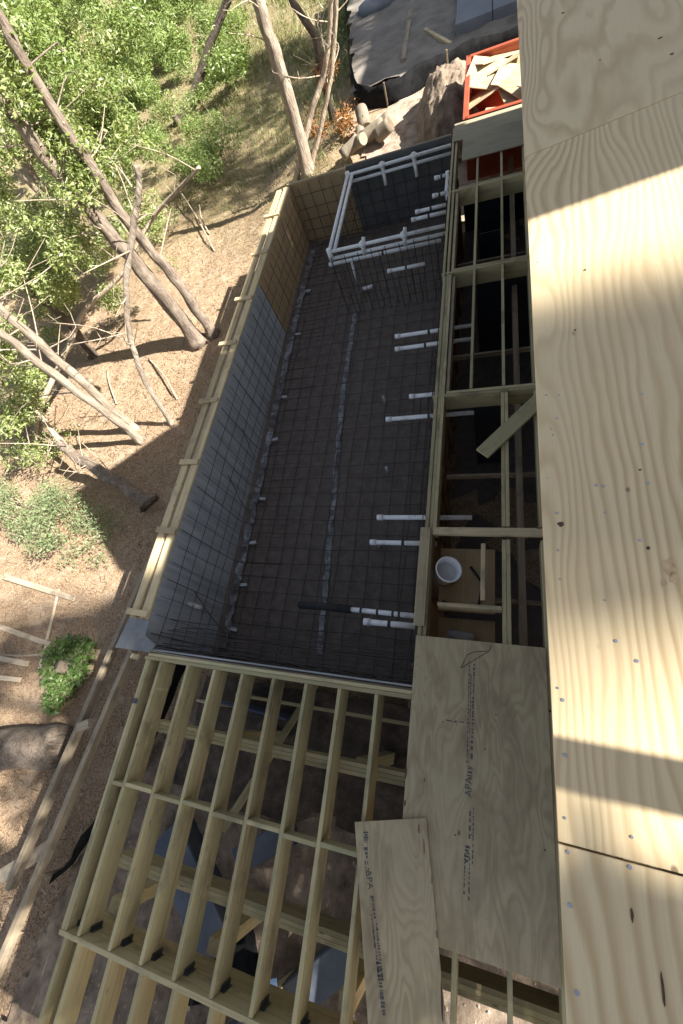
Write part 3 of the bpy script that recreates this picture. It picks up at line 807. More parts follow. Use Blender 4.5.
bpy.data.objects['blue_board'].data.materials[0] = M['blue_board']
lump('cream_panel', [(-4.06, -.32), (-3.76, -.34), (-3.76, -.31), (-4.06, -.29)], -2.05, -.9, M['card'], 'cream upright panel behind the first deck joists', 'panel')
lump('timber_offcut', strip_poly((-2.6, -3.5), (-2.25, -3.2), .3), -2.1, -1.35, M['treated'], 'treated timber offcut with a blue paper label under the deck', 'timber')
pz = P(272, 985, -1.34)
pl = MB().box(pz, (.13, .1, .004), .4).build('paper_label', M['label'], bpy.data.objects['timber_offcut'])
lump('dark_opening_sheet', strip_poly((-3.9, -3.5), (-2.9, -3.1), .75), -1.98, -1.93, M['silt'], 'dark opening drawn as a flat black sheet on the dirt below the deck header', 'sheet')  # flat black piece standing in for a dark opening

# ------------------------------------------------------------------ house: roof edge, walls, upper gable
house = thing('house', 'timber house under construction with a bare pine plywood roof beside the pool', 'house', (2, 4, -2))
SL = R(8.2); rx = V((math.cos(SL), 0, math.sin(SL))); rn = V((-math.sin(SL), 0, math.cos(SL)))
X0, Z0 = .115, 3.6
def roof_pt(s, y, up=0): return V((X0, 0, Z0)) + rx * s + V((0, y, 0)) + rn * up
Ys = [-1.85, -.197, 2.243, 4.683, 7.123, 9.563, 11.0]
sheets = {}
for r_ in range(4):
    off = 0 if r_ % 2 == 0 else 1.22
    ys = Ys if r_ % 2 == 0 else [-1.85, 1.02, 3.46, 5.9, 8.34, 11.0]
    for i in range(len(ys) - 1):
        a, c = ys[i] + .002, ys[i + 1] - .002
        s0, s1 = r_ * 1.222, r_ * 1.222 + 1.219
        mid = roof_pt((s0 + s1) / 2, (a + c) / 2, -.009)
        m = Matrix((V((0, 1, 0)), -rx, rn)).transposed().to_4x4(); m.translation = mid
        sheets[(r_, i)] = put('roof_sheet', box_mesh(c - a, s1 - s0, .018, .0015), M['roof_ply'], house, m)
for k in range(14):
    y = -1.5 + k * .95
    a = roof_pt(.18, y, -.02); c = roof_pt(4.85, y, -.02)
    beam('rafter', a, c, .04, .19, M['plate'], house, up=rn)
a = roof_pt(.16, -1.85, -.021); c = roof_pt(.16, 11.0, -.021); beam('fascia', a, c, .02, .2, M['grey_ply'], house)
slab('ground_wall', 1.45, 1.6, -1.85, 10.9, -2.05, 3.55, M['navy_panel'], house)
slab('ground_wall', 1.45, 5.6, 10.8, 10.92, -2.05, 3.7, M['grey_ply'], house)
slab('ground_wall', 1.45, 5.6, -1.85, -1.73, -2.05, 3.7, M['grey_ply'], house)
# upper gable storey
gy0, gy1, gx = 1.80, 5.55, 4.0
pk = 8.8; ev = 6.9
def gable(x): return [(x, gy0, 3.9), (x, gy1, 3.9), (x, gy1, ev), (x, (gy0 + gy1) / 2, pk), (x, gy0, ev)]
q = gable(gx) + gable(gx + 4.0)
MB().add(q, [(4, 3, 2, 1, 0), (5, 6, 7, 8, 9), (0, 1, 6, 5), (1, 2, 7, 6), (2, 3, 8, 7), (3, 4, 9, 8), (4, 0, 5, 9)]).build('upper_storey', M['roof_ply'], house)
slab('upper_storey', 4.0, 8.0, 5.56, 9.0, 3.9, 6.8, M['roof_ply'], house)
# screws in the roof sheets
def on_roof(px, py):
    d = ray(px, py); o_ = V((0, 0, H)); p0 = V((X0, 0, Z0))
    t = (p0 - o_).dot(rn) / d.dot(rn); return o_ + d * t
scr = [(546, 395), (559, 395), (557, 418), (551, 429), (553, 435), (642, 394), (642, 444), (648, 483), (596, 485), (605, 512), (557, 513), (558, 550), (560, 579), (605, 600), (558, 688), (565, 755), (563, 700), (616, 641), (637, 661), (565, 818), (632, 837), (568, 852), (630, 867), (570, 905), (577, 993), (548, 478), (603, 486), (640, 540), (538, 262), (530, 180), (545, 120), (600, 130), (533, 100)]
sm = bpy.data.meshes.new('screw'); d_ = tube_data([V((0, 0, 0)), V((0, 0, .002))], [.0044, .0036], 8); sm.from_pydata([tuple(v) for v in d_[0]], [], d_[1]); sm.materials.append(M['screw'])
rnd_s = random.Random(4)
for px, py in scr:
    p = on_roof(px, py); i = 0 if p.y < -.197 else (1 if p.y < 2.243 else 2)
    m = Matrix((V((0, 1, 0)), -rx, rn)).transposed().to_4x4(); m = m @ Matrix.Diagonal((*([rnd_s.uniform(.6, 1.15)] * 2), 1, 1)); m.translation = p - rn * .0004
    put('screw', sm, None, sheets[(0, i)], m)

def blot(name, parent, c, n, a, b_, ang, mat, lift=.0012, seed=0):
    n = n.normalized(); x = V((0, 1, 0)); x = (x - n * x.dot(n)).normalized(); y = n.cross(x)
    q = []
    for k in range(18):
        t = 2 * math.pi * k / 18; w_ = 1 + .45 * noise.noise(V((math.cos(t) * 1.4 + seed * 3.1, math.sin(t) * 1.4, seed)))
        u_, v_ = math.cos(t) * a * w_, math.sin(t) * b_ * w_
        q.append(c + n * lift + x * (u_ * math.cos(ang) - v_ * math.sin(ang)) + y * (u_ * math.sin(ang) + v_ * math.cos(ang)))
    MB().add(q, [tuple(range(18))]).build(name, mat, parent)
M['knot'] = mottled('dark_knot', [(.3, (.05, .024, .014)), (.7, (.13, .07, .04))], 90, 3, .7, 0)
M['rust2'] = mottled('pitch_stain', [(.35, (.40, .27, .15)), (.65, (.56, .42, .25))], 45, 5, .8, 0)
M['rust'] = mottled('rusty_stain', [(.35, (.16, .10, .06)), (.65, (.30, .22, .13))], 45, 5, .8, 0)
for k, (px, py, a, b_) in enumerate(((561, 524, .011, .010), (563, 13, .012, .010), (660, 38, .009, .012), (672, 54, .011, .009), (632, 915, .016, .004), (600, 60, .006, .006), (648, 548, .006, .006), (585, 270, .006, .006), (535, 420, .004, .004), (640, 470, .004, .005), (575, 330, .005, .005), (663, 990, .035, .003))):
    p = on_roof(px, py); i = 0 if p.y < -.197 else (1 if p.y < 2.243 else 2)
    blot('knot', sheets[(0, i)], p, rn, a * .7, b_ * .7, 0, M['knot'], .0008, k)
for k, (px, py, a, b_) in enumerate(((669, 566, .022, .012), (674, 578, .014, .008), (664, 583, .01, .006), (574, 333, .010, .006))):
    p = on_roof(px, py); blot('stain', sheets[(0, 1)], p, rn, a, b_, 0, M['rust2'], .0006, k + 20)
for k, (px, py, a, b_) in enumerate(((409, 705, .04, .012), (407, 745, .03, .010), (406, 772, .05, .014), (412, 665, .03, .01), (405, 803, .025, .01), (459, 833, .022, .016))):
    blot('stain', sh, P(px, py, .0205), V((0, 0, 1)), a, b_ * .7, 0, M['knot'] if k < 5 else M['rust'], .0008, k + 40)
for px0, px1 in ((446, 452), (455, 457), (460, 464)):
    MB().tube([P(px0, 720 + (px0 - 446) * .12, .0212), P(px1, 720.5 + (px1 - 446) * .12, .0212)], .004, 4).build('saw_mark', M['pencil'], sh)
for k, (px, py, a, b_) in enumerate(((419, 829, .035, .02), (424, 846, .06, .01), (432, 880, .03, .012), (437, 934, .03, .02), (442, 1000, .12, .012))):
    blot('stain', s2, P(px, py, .0495), V((0, 0, 1)), a, b_ * .6, .1, M['knot'] if k == 4 else M['rust'], .0008, k + 60)

# ------------------------------------------------------------------ beyond the pool: container, dirt, logs, fence
ct = thing('waste_container', 'red steel waste container full of broken boards beyond the pool', 'container', (.6, 13.5, -1.1))
cx0, cx1, cy0, cy1, cz0, cz1 = -.62, 2.2, 11.14, 13.85, -1.15, -.02
def cwall(nm, x0, x1, y0, y1): slab(nm, x0, x1, y0, y1, cz0, cz1, M['red'], ct, .01)
cwall('side_wall', cx0, cx0 + .05, cy0, cy1); cwall('side_wall', cx1 - .05, cx1, cy0, cy1)
cwall('end_wall', cx0 + .052, cx1 - .052, cy0, cy0 + .05); cwall('end_wall', cx0 + .052, cx1 - .052, cy1 - .05, cy1)
slab('base', cx0 + .052, cx1 - .052, cy0 + .052, cy1 - .052, cz0, cz0 + .05, M['red'], ct)
for a, b_ in (((cx0 - .03, cx0 + .08), (cy0 - .03, cy1 + .03)), ((cx0, cx1), (cy1 - .07, cy1 + .03)), ((cx0, cx1), (cy0 - .03, cy0 + .07))):
    slab('rim', a[0], a[1], b_[0], b_[1], cz1, cz1 + .06, M['red'], ct, .01)
rnd = random.Random(3)
scl = ['large cream sheet of waste board standing out of the red container', 'cream board offcut lying flat in the red container', 'pale split plank leaning in the red container', 'cream triangular offcut on the heap in the container', 'short pale plank at the near end of the container', 'curled cream sheet in the middle of the container']
for k in range(14):
    x = -.2 + rnd.random() * 1.3; y = 11.7 + (k % 7) * .3; z = -.30 + .02 * k + .05 * rnd.random()
    m = Matrix.Translation((x, y, z)) @ Matrix.Rotation(rnd.uniform(-1, 1), 4, 'Z') @ Matrix.Rotation(rnd.uniform(-.3, .3), 4, 'X') @ Matrix.Rotation(rnd.uniform(-.25, .25), 4, 'Y')
    o = put('waste_board', box_mesh(rnd.uniform(.7, 1.2), rnd.uniform(.3, .8), .02), M['deck_ply'] if k % 3 == 0 else (M['plate'] if k % 3 == 1 else M['deck_ply']), None, m)
    tag(o, scl[k] if k < 6 else 'broken pale board heaped with others in the red container', 'board', 'boards in the red container' if k < 6 else 'broken boards heaped in the container')
# dirt pile
vs = []; fs = []; n_ = 64
for j in range(n_):
    for i in range(n_):
        x = -2.3 + 2.0 * i / (n_ - 1); y = 12.6 + 3.6 * j / (n_ - 1)
        e = max(0, 1 - (((x + 1.15) / .95) ** 2 + ((y - 14.4) / 1.75) ** 2))
        z = -1.35 + 1.15 * e ** .8 + (0.20 * noise.noise(V((x * 2.2, y * 2.2, 7))) + .07 * noise.noise(V((x * 6, y * 6, 7))) + .05 * noise.noise(V((x * 15, y * 15, 7)))) * min(1, e * 4)
        vs.append((x, y, z))
for j in range(n_ - 1):
    for i in range(n_ - 1): a_ = j * n_ + i; fs.append((a_, a_ + 1, a_ + n_ + 1, a_ + n_))
o = MB().add(vs, fs).build('dirt_pile', M['mid_dirt'], smooth=True); o['kind'] = 'structure'
# log sections
logs = [((366, 128), (380, 110), .2, 'pale cut log at the back of the heap, farthest from the pool'), ((374, 130), (390, 122), .17, 'grey cut log lying behind the middle of the heap'), ((377, 136), (391, 128), .2, 'cut log with a dark hollow end facing the pool'), ((362, 139), (377, 137), .19, 'pale squat log section at the front of the heap'), ((351, 146), (366, 142), .16, 'dull log section at the left foot of the heap'), ((360, 130), (369, 130), .15, 'grey log section half hidden in the heap'), ((342, 156), (358, 150), .17, 'dusty log section nearest the pool wall')]
for k, (a, c, r_, lab) in enumerate(logs):
    p0 = P(*a, -.95); p1 = P(*c, -.85); p1 = p0 + (p1 - p0).normalized() * min(.75, (p1 - p0).length)
    dv = p1 - p0; dv.rotate(Matrix.Rotation(rnd.uniform(-.9, .9), 3, 'Z')); p1 = p0 + dv + V((0, 0, rnd.uniform(-.12, .2)))
    if k == 0: p1 = p0 + V((-.15, .5, .25))
    r_ *= .88
    t = thing('log_section', lab, 'log', p0, 'cut logs beyond the pool')
    MB().tube(smooth_path([p0, p0.lerp(p1, .5), p1], 2), r_, 14, wob=.12, seed=k).build('bark', M['log'], t, True)
    d = (p1 - p0).normalized()
    for e, s in ((p0, -1), (p1, 1)):
        MB().tube([e, e + d * s * .004], r_ * .93, 14).build('cut_end', M['logdark'] if k == 2 else M['cut'], t)
# silt fence round the far plot
def ribbon(name, pts, h, mat, label, lean=.15, parent=None):
    pts = smooth_path([V(p) for p in pts], 6); vs = []; fs = []
    for i, p in enumerate(pts):
        sag = .12 * noise.noise(V((i * .35, 1, 1)))
        t = (pts[min(i + 1, len(pts) - 1)] - pts[max(i - 1, 0)]).normalized(); nn = V((-t.y, t.x, 0))
        for s in range(4):
            f = s / 3
            q_ = p + V((0, 0, h * f + sag * f)) + nn * (lean * f + .08 * noise.noise(V((i * .5, s, 3))))
            vs.append(q_)
        if i:
            for s in range(3): b0 = (i - 1) * 4 + s; fs.append((b0, b0 + 1, b0 + 5, b0 + 4))
    t = thing(name, label, 'fence', pts[0])
    o = MB().add(vs, fs).build('fabric', mat, t, True)
    sd = o.modifiers.new('thick', 'SOLIDIFY'); sd.thickness = .008
    for p in pts[::9]:
        MB().box(p + V((.02, .02, h / 2)), (.04, .04, h + .12)).build('stake', M['greyed'], t)
    return t
ribbon('silt_fence', [(-6.4, 29, -1.0), (-5.1, 22, -1.15), (-4.15, 17.0, -1.2), (-3.0, 15.9, -1.2), (-1.9, 16.2, -1.15), (-.6, 16.4, -1.15), (1.0, 16.2, -1.15), (3.5, 15.9, -1.15)], .55, M['silt'], 'black silt fence sagging round the edge of the far grey plot')
ribbon('silt_fence', [(-5.2, .2, -1.95), (-5.35, -.8, -1.95), (-5.9, -2.2, -1.95), (-6.3, -3.0, -1.95)], .42, M['silt'], 'black silt fence standing beside the left end of the deck frame')
# blue grey shed wall on the plot
wl = thing('sheet_stack', 'blue-grey wall of sheets standing on the far plot by the roof edge', 'wall', (0, 19, -1))
for k in range(3):
    x = -1.1 + k * 1.02
    slab('wall_sheet', x, x + 1.0, 18.0 + k * .012, 21.2, -.95, -.62 + .01 * k, M['siding'], wl, .01)
o = beam('edge_timber', P(450, 42, -.8), P(425, 28, -.8), .1, .08, M['plate']); tag(o, 'short timber lying beside the blue-grey sheets on the far plot', 'timber')
o = beam('long_timber', P(403, 58, -.82), P(412, 0, -.82), .14, .1, M['greyed']); tag(o, 'long weathered timber lying on the grey plot', 'timber')
o = slab('white_board', -4.2, -3.1, 24.3, 25.9, -.80, -.76, M['card'], None); tag(o, 'small white board lying at the top edge of the far plot', 'board')
vs = []; fs = []
c0 = P(378, 6, -.8)
for i in range(9):
    for j in range(14):
        th = math.pi * i / 8; ph = 2 * math.pi * j / 14
        vs.append(c0 + V((.8 * math.sin(th) * math.cos(ph), .5 * math.sin(th) * math.sin(ph), .3 * math.cos(th))) * (1 + .2 * noise.noise(V((i * .8, j * .6, 2)))))
for i in range(8):
    for j in range(14): a_ = i * 14 + j; b_ = i * 14 + (j + 1) % 14; fs.append((a_, b_, b_ + 14, a_ + 14))
o = MB().add(vs, fs).build('plastic_bag', M['siding'], smooth=True); tag(o, 'blue-grey bag slumped beside the white board on the far plot', 'bag')

# ------------------------------------------------------------------ rails, boards and wood on the left ground
a, b_ = P(156, 543, -1.2), P(6, 890, -1.45)
t = thing('timber_rail', 'long sun-spotted timber rail lying outside the pool wall, outermost of the two', 'timber', b_, 'long timbers outside the pool wall'); beam('rail', a, b_, .09, .14, M['greyed'], t)
a, b_ = P(130, 650, -1.25), P(-12, 985, -1.5)
t = thing('timber_rail', 'long dark timber rail beside the black silt fence, nearest the deck', 'timber', b_, 'long timbers outside the pool wall'); beam('rail', a, b_, .09, .14, M['greyed'], t)
o = beam('short_board', P(-6, 880, -1.62), P(52, 845, -1.6), .2, .04, M['white_wood']); tag(o, 'sunlit pale board crossing under the timber rails', 'board')
o = beam('wood_block', P(76, 728, -1.3), P(88, 723, -1.3), .13, .09, M['white_wood']); tag(o, 'small pale wood block between the two timber rails', 'wood block')
for a, c, wd, lab in (((8, 578), (76, 599), .12, 'bleached plank on the straw nearest the bushes'), ((-5, 624), (52, 645), .10, 'bleached plank with its end by the green shoots'), ((-6, 657), (30, 664), .11, 'grey short plank at the frame edge above the other'), ((-6, 677), (22, 680), .09, 'white short plank at the frame edge above the fallen trunk')):
    p0 = G(*a) + V((0, 0, .12)); p1 = G(*c) + V((0, 0, .06))
    o = beam('ground_plank', p0, p1, wd, .05, M['white_wood']); tag(o, lab, 'plank', 'planks on the straw')
o = MB().tube([G(60, 590) + V((0, 0, .03)), G(52, 625) + V((0, 0, .03)), G(40, 672) + V((0, 0, .03))], .03, 6).build('white_string', M['white_wood']); tag(o, 'thin white strip laid across the straw between the planks', 'strip')

# ------------------------------------------------------------------ trees
def climb(base, pixels):
    out = [base]
    for px, py in pixels:
        d = ray(px, py); dh = V((d.x, d.y)); t = V((base.x, base.y)).dot(dh) / dh.dot(dh)
        out.append(V((0, 0, H)) + d * t)
    return out
LEAFN = 0
def leaf_mb(mb, c, rad, n, ln, wd, flat=.8, up=.35, rnd=random):
    for _ in range(n):
        while True:
            q = V((rnd.uniform(-1, 1), rnd.uniform(-1, 1), rnd.uniform(-1, 1)))
            if q.length < 1: break
        q = V((q.x, q.y, q.z * flat)) * rad + c
        d = V((rnd.gauss(0, 1), rnd.gauss(0, 1), rnd.gauss(-.25, .6))).normalized()
        nrm = V((rnd.gauss(0, .6), rnd.gauss(0, .6), rnd.gauss(up + .5, .5)))
        s = d.cross(nrm)
        if s.length < .05: continue
        s.normalize(); k = rnd.uniform(.6, 1.3); l = ln * k; w2 = wd * k * .5
        o_ = len(mb.v)
        nn = s.cross(d) * (l * .08)
        mb.v += [tuple(q), tuple(q + d * l * .45 + s * w2 - nn), tuple(q + d * l), tuple(q + d * l * .45 - s * w2 - nn)]
        mb.f.append((o_, o_ + 1, o_ + 2, o_ + 3))
def twig_mb(mb, a, c, r_):
    mid = a.lerp(c, .5) + V((random.gauss(0, .1), random.gauss(0, .1), random.gauss(0, .1))) * (c - a).length
    mb.tube(smooth_path([a, mid, c], 3), [r_ * (1 - .75 * i / 6) for i in range(7)], 5)

def tree(name, label, base, pts, r0, r1, mat, group=None, clusters=(), leaf='leaf', ln=.115, wd=.046, n=880, limbs=True, straight=None, bare=7):
    path = straight or climb(base, pts)
    t = thing(name, label, 'tree', tuple(path[0]), group)
    sp_ = smooth_path(path, 9); k = len(sp_); sd_ = random.random() * 90
    for i_ in range(1, k): sp_[i_] = sp_[i_] + V((noise.noise(V((i_ * .33, sd_, 0))), noise.noise(V((i_ * .33, sd_, 5))), 0)) * min(r0, .1) * .45
    rads = [r0 + (r1 - r0) * i / (k - 1) for i in range(k)]
    rads[0] *= 1.75; rads[1] *= 1.3; rads[2] *= 1.1
    MB().tube(sp_, rads, 20, True, .26, random.random() * 50).build('trunk', mat, t, True)
    if bare:
        tb = MB()
        for _ in range(bare):
            i_ = random.randrange(int(k * .3), k); q0 = sp_[i_]
            dr = V((random.gauss(0, 1), random.gauss(0, 1), random.uniform(.2, 1.2))).normalized() * random.uniform(.4, 1.5)
            q1 = q0 + dr * .5 + V((random.gauss(0, .08),) * 3); q2 = q0 + dr + V((0, 0, random.uniform(-.1, .25)))
            tb.tube(smooth_path([q0, q1, q2], 3), [.016, .015, .013, .012, .010, .008, .005], 5)
            for _2 in range(3):
                f0 = q1 if _2 else q2; tb.tube([f0, f0 + V((random.gauss(0, .2), random.gauss(0, .2), random.uniform(0, .3)))], [.007, .004], 4)
        tb.build('branch', M['bark_dead'], t, True)
    if clusters:
        mb = MB(); tw = MB()
        for c, rad in clusters:
            leaf_mb(mb, c, rad, int(n * (rad / .6) ** 2), ln, wd)
            near = min(sp_, key=lambda q: (q - c).length)
            if limbs and (near - c).length < 2.6: twig_mb(tw, near, c, min(.016, r1 * .3))
        if tw.v: tw.build('limb', mat, t, True)
        mb.build('crown', M[leaf], t)
    return t

rnd = random.Random(11)
def cl(px0, py0, px1, py1, n, xlo, xhi, r=(.28, .55), zmin=-1.6, zmax=4.6, keep=None):
    out = []; tries = 0
    while len(out) < n and tries < n * 30:
        tries += 1
        px, py = rnd.uniform(px0, px1), rnd.uniform(py0, py1)
        if keep and not keep(px, py): continue
        d = ray(px, py); x = rnd.uniform(xlo, xhi); t = x / d.x
        p = V((0, 0, H)) + d * t
        if t <= 0 or p.z < zmin or p.z > zmax: continue
        out.append((p, rnd.uniform(*r)))
    return out
edge = lambda px, py: px < 228 - max(0, (py - 120)) * .75 and not (150 < px and 60 < py < 110 and px > 190)
B1 = G(199, 343)
tree('forked_tree', 'thick ridged brown trunk, left one of the pair standing in the shadow edge', B1, [(141, 269), (98, 220), (60, 176), (14, 116), (-25, 68)], .18, .10, M['bark_grey'], 'trees on the left bank',
     cl(0, 60, 190, 260, 30, -16, -10.2, keep=edge) + cl(-10, 30, 130, 190, 20, -8.6, -7.4, (.3, .5), 0), 'leaf')
tree('forked_tree', 'slimmer brown trunk rising just right of the thickest trunk', G(214, 335), [(176, 280), (137, 234), (81, 151), (28, 67), (-10, 0)], .125, .08, M['bark_grey'], 'trees on the left bank',
     cl(20, 0, 220, 200, 34, -16, -9.5, keep=edge) + cl(10, 0, 150, 130, 14, -8.6, -7.2, (.3, .5), 0) + cl(140, 85, 228, 178, 12, -13, -10, (.3, .5)), 'leaf2')
tree('pale_tree', 'upper pale spotted trunk of the twin leaning pair left of the pool', G(136, 431), [(70, 371), (0, 308), (-40, 270)], .10, .075, M['bark_pale'], 'trees on the left bank', cl(-20, 240, 110, 330, 14, -14, -9.5) + cl(-10, 220, 90, 290, 7, -9.4, -8.4, (.25, .4), -1), 'leaf')
tree('pale_tree', 'lower pale spotted trunk of the twin leaning pair left of the pool', G(142, 441), [(77, 392), (0, 334), (-40, 304)], .09, .07, M['bark_pale'], 'trees on the left bank', cl(-20, 330, 60, 460, 12, -13.5, -10, (.3, .55)), 'leaf')
tree('curved_tree', 'thin curved grey trunk bending up to a cut white end', G(172, 424), [(147, 385), (132, 343), (126, 290), (134, 222), (139, 195), (137, 165)], .06, .05, M['bark_pale'], 'trees on the left bank', cl(110, 130, 190, 250, 5, -9.5, -8, (.25, .4)), 'leaf')
pz_ = [P(37, 462, -1.95), P(38, 415, -1.6), P(70, 343, -.9), P(84, 311, -.6), P(123, 273, -.1), P(151, 220, .5), P(178, 190, .9), P(200, 167, 1.2)]
tree('leaning_snag', 'bleached crooked dead trunk leaning across the twin trunks', None, None, .075, .035, M['bark_dead'], 'trees on the left bank', straight=pz_)
pz_ = [G(153, 506) + V((0, 0, .1)), P(115, 480, -1.5), P(77, 457, -1.2), P(60, 444, -1.0)]
tree('broken_trunk', 'grey broken trunk leaning low in the shade left of the pool wall', None, None, .14, .10, M['bark_grey'], 'trees on the left bank', straight=pz_)
pz_ = [P(84, 466, -1.5), P(70, 452, -1.3), P(35, 410, -.9), P(0, 373, -.6), P(-30, 340, -.3)]
tree('thin_snag', 'thin pale leaning stem rising from the broken trunk', None, None, .06, .045, M['bark_dead'], 'trees on the left bank', straight=pz_)
tree('pole_tree', 'straight pale pole-like trunk standing beyond the far left pool corner', G(309, 174), [(287, 91), (271, 44), (259, 2), (250, -30)], .17, .13, M['bark_pale'], 'trees past the far pool wall')
tree('dark_sapling', 'crooked dark thin trunk behind the dead orange branches', G(335, 120), [(322, 76), (315, 39), (292, 0), (282, -20)], .11, .08, M['bark_dark'], 'trees past the far pool wall')
tree('pale_sapling', 'thin pale stem crossing the dark crooked trunk, left of two', G(294, 186), [(312, 110), (325, 70), (332, 0), (334, -20)], .08, .055, M['bark_dead'], 'trees past the far pool wall')
tree('pale_sapling', 'thin pale stem just right of its twin beyond the far wall', G(310, 172), [(322, 120), (332, 70), (336, 0), (337, -20)], .07, .045, M['bark_dead'], 'trees past the far pool wall')
tree('dark_tree', 'dark slender trunk curving up to the top edge among the leaves', G(178, 124), [(197, 84), (211, 42), (228, 0), (235, -20)], .2, .12, M['bark_dark'], 'trees on the left bank', cl(120, -30, 240, 130, 30, -26, -14, (.5, .9), -1.6, 5), 'leaf2', .17, .07)
tree('background_tree', 'grey trunk half hidden by leaves left of the thickest trunk', G(98, 262), [(82, 240), (45, 190), (0, 133), (-30, 95)], .15, .11, M['bark_grey'], 'trees on the left bank', cl(-20, 100, 120, 280, 16, -18, -13) + cl(-15, 60, 70, 300, 14, -12.5, -9.5, (.3, .5), -1), 'leaf')
tree('background_tree', 'thin pale trunk at the left edge among the leaves', G(80, 232), [(66, 214), (35, 190), (0, 152), (-20, 130)], .08, .06, M['bark_pale'], 'trees on the left bank', cl(-20, 20, 90, 200, 16, -18, -12), 'leaf')
tree('background_tree', 'dark short-looking trunk in shade above the twin pale trunks', G(94, 357), [(70, 325), (44, 301), (0, 262)], .11, .09, M['bark_dark'], 'trees on the left bank', cl(-20, 200, 130, 320, 14, -15, -11), 'leaf')
tree('background_tree', 'slender tree with yellow-green leaves filling the top left corner', G(120, 120), [(70, 60), (20, 0), (0, -25)], .16, .1, M['bark_grey'], 'trees on the left bank', cl(-30, -40, 200, 110, 46, -30, -13, (.6, 1.0), -1.6, 6), 'leaf2', .17, .07)

# shrubs
def shrub(label, regs, leaf, ln, wd, n, stems=True, r=(.25, .45), zmax=.2, zmin=-1.9, group='shrubs on the left bank'):
    cs = []
    for (px, py, h_) in regs:
        p = P(px, py, -2 + h_); cs.append((p, rnd.uniform(*r)))
    b0 = V((sum(c.x for c, _ in cs) / len(cs), sum(c.y for c, _ in cs) / len(cs), 0)); b0.z = gz(b0.x, b0.y)
    t = thing('shrub', label, 'shrub', tuple(b0), group)
    mb = MB(); tw = MB()
    for c, rad in cs:
        leaf_mb(mb, c, rad, int(n * (rad / .4) ** 2), ln, wd, .8, .5)
        twig_mb(tw, V((c.x * .6 + b0.x * .4, c.y * .6 + b0.y * .4, gz(c.x, c.y) - .03)), c + V((jit(.2), jit(.2), rad * .4)), .014)
    tw.build('stem', M['bark_dead'], t, True)
    mb.build('foliage', M[leaf], t)
    return t
def reg(px0, py0, px1, py1, n, h=(.2, .8)): return [(rnd.uniform(px0, px1), rnd.uniform(py0, py1), rnd.uniform(*h)) for _ in range(n)]
shrub('large grey-green sprawling bush at the left edge above the bleached planks', reg(-10, 480, 70, 548, 26), 'leafgrey', .08, .03, 230)
shrub('small grey-green bush whose tip reaches into the shadow band', reg(72, 510, 108, 560, 9, (.1, .5)), 'leafgrey', .08, .028, 190)
shrub('bright bush at the left edge beneath the thin pale leaning stem', reg(-10, 395, 40, 470, 14), 'leaf', .1, .04, 150)
shrub('low leafy bush between the leaning dead trunk and the broken trunk', reg(40, 425, 85, 455, 6, (.1, .5)), 'leaf', .09, .04, 90)
shrub('rounded bright bush beside the bare straw at the right edge of the leaves', reg(175, 125, 232, 172, 15, (.3, 1.1)), 'leaf2', .12, .05, 190, r=(.35, .6))
shrub('dense bush right of the dark slender trunk near the top edge', reg(205, 5, 245, 75, 16, (.3, 1.3)), 'leaf2', .16, .07, 200, r=(.5, .8))
shrub('low green bush on the straw behind the thick trunks', reg(130, 190, 185, 235, 10, (.2, .8)), 'leaf', .11, .045, 130)
shrub('tiny green sprig on the straw right of the slim brown trunk', reg(160, 255, 180, 268, 3, (.1, .3)), 'leaf2', .09, .04, 60, r=(.2, .3))
shrub('dull green bush among the pale stems beyond the far wall', reg(325, 5, 352, 60, 10, (.2, .8)), 'leaf', .12, .05, 160, r=(.4, .7))
# ring of green shoots round a stump
stc = G(74, 668)
st = thing('tree_stump', 'cut tan stump in the middle of fresh green shoots', 'stump', tuple(stc))
MB().tube([stc - V((0, 0, .1)), stc + V((0, 0, .18)), stc + V((.02, 0, .34))], [.15, .12, .11], 16, True, .15).build('bark', M['bark_grey'], st, True)
MB().tube([stc + V((.02, 0, .341)), stc + V((.02, 0, .346))], .105, 16, True, .1).build('cut_face', M['cut'], st)
cs = []
for k in range(24):
    an = 2 * math.pi * k / 24 + jit(.2); rad = rnd.uniform(.16, .58)
    cs.append((stc + V((math.cos(an) * rad * .9, math.sin(an) * rad * 1.25, rnd.uniform(.08, .3))), rnd.uniform(.12, .22)))
mb = MB()
for c, rad in cs: leaf_mb(mb, c, rad, 130, .1, .05, .7, .6)
t = thing('green_shoots', 'bright green shoots in a ring round the cut stump', 'plant', tuple(stc))
mb.build('foliage', M['leafdark'], t)
tw = MB()
for c, rad in cs: twig_mb(tw, V((c.x * .5 + stc.x * .5, c.y * .5 + stc.y * .5, stc.z)), c, .01)
tw.build('stem', M['bark_grey'], t)
# dead orange branches
for cx_, cy_, n_, lab in ((331, 75, 6, 'hanging spray of orange dead leaves on the thin stems'), (348, 120, 9, 'heap of orange dead branches beside the cut logs'), (309, 122, 5, 'reddish dead brush at the foot of the pale stems')):
    z = -.2 if cy_ == 75 else -.9
    base = P(cx_, cy_, z); t = thing('dead_branch', lab, 'branch', tuple(base), 'dead brush beyond the far wall')
    mb = MB(); tw = MB()
    for k in range(n_):
        c = P(cx_ + rnd.uniform(-12, 12), cy_ + rnd.uniform(-16, 14), z + rnd.uniform(-.2, .3)); leaf_mb(mb, c, .3, 70, .12, .05)
        twig_mb(tw, base, c, .02)
    tw.build('twig', M['bark_dead'], t, True); mb.build('dry_leaves', M['leafdead'], t)
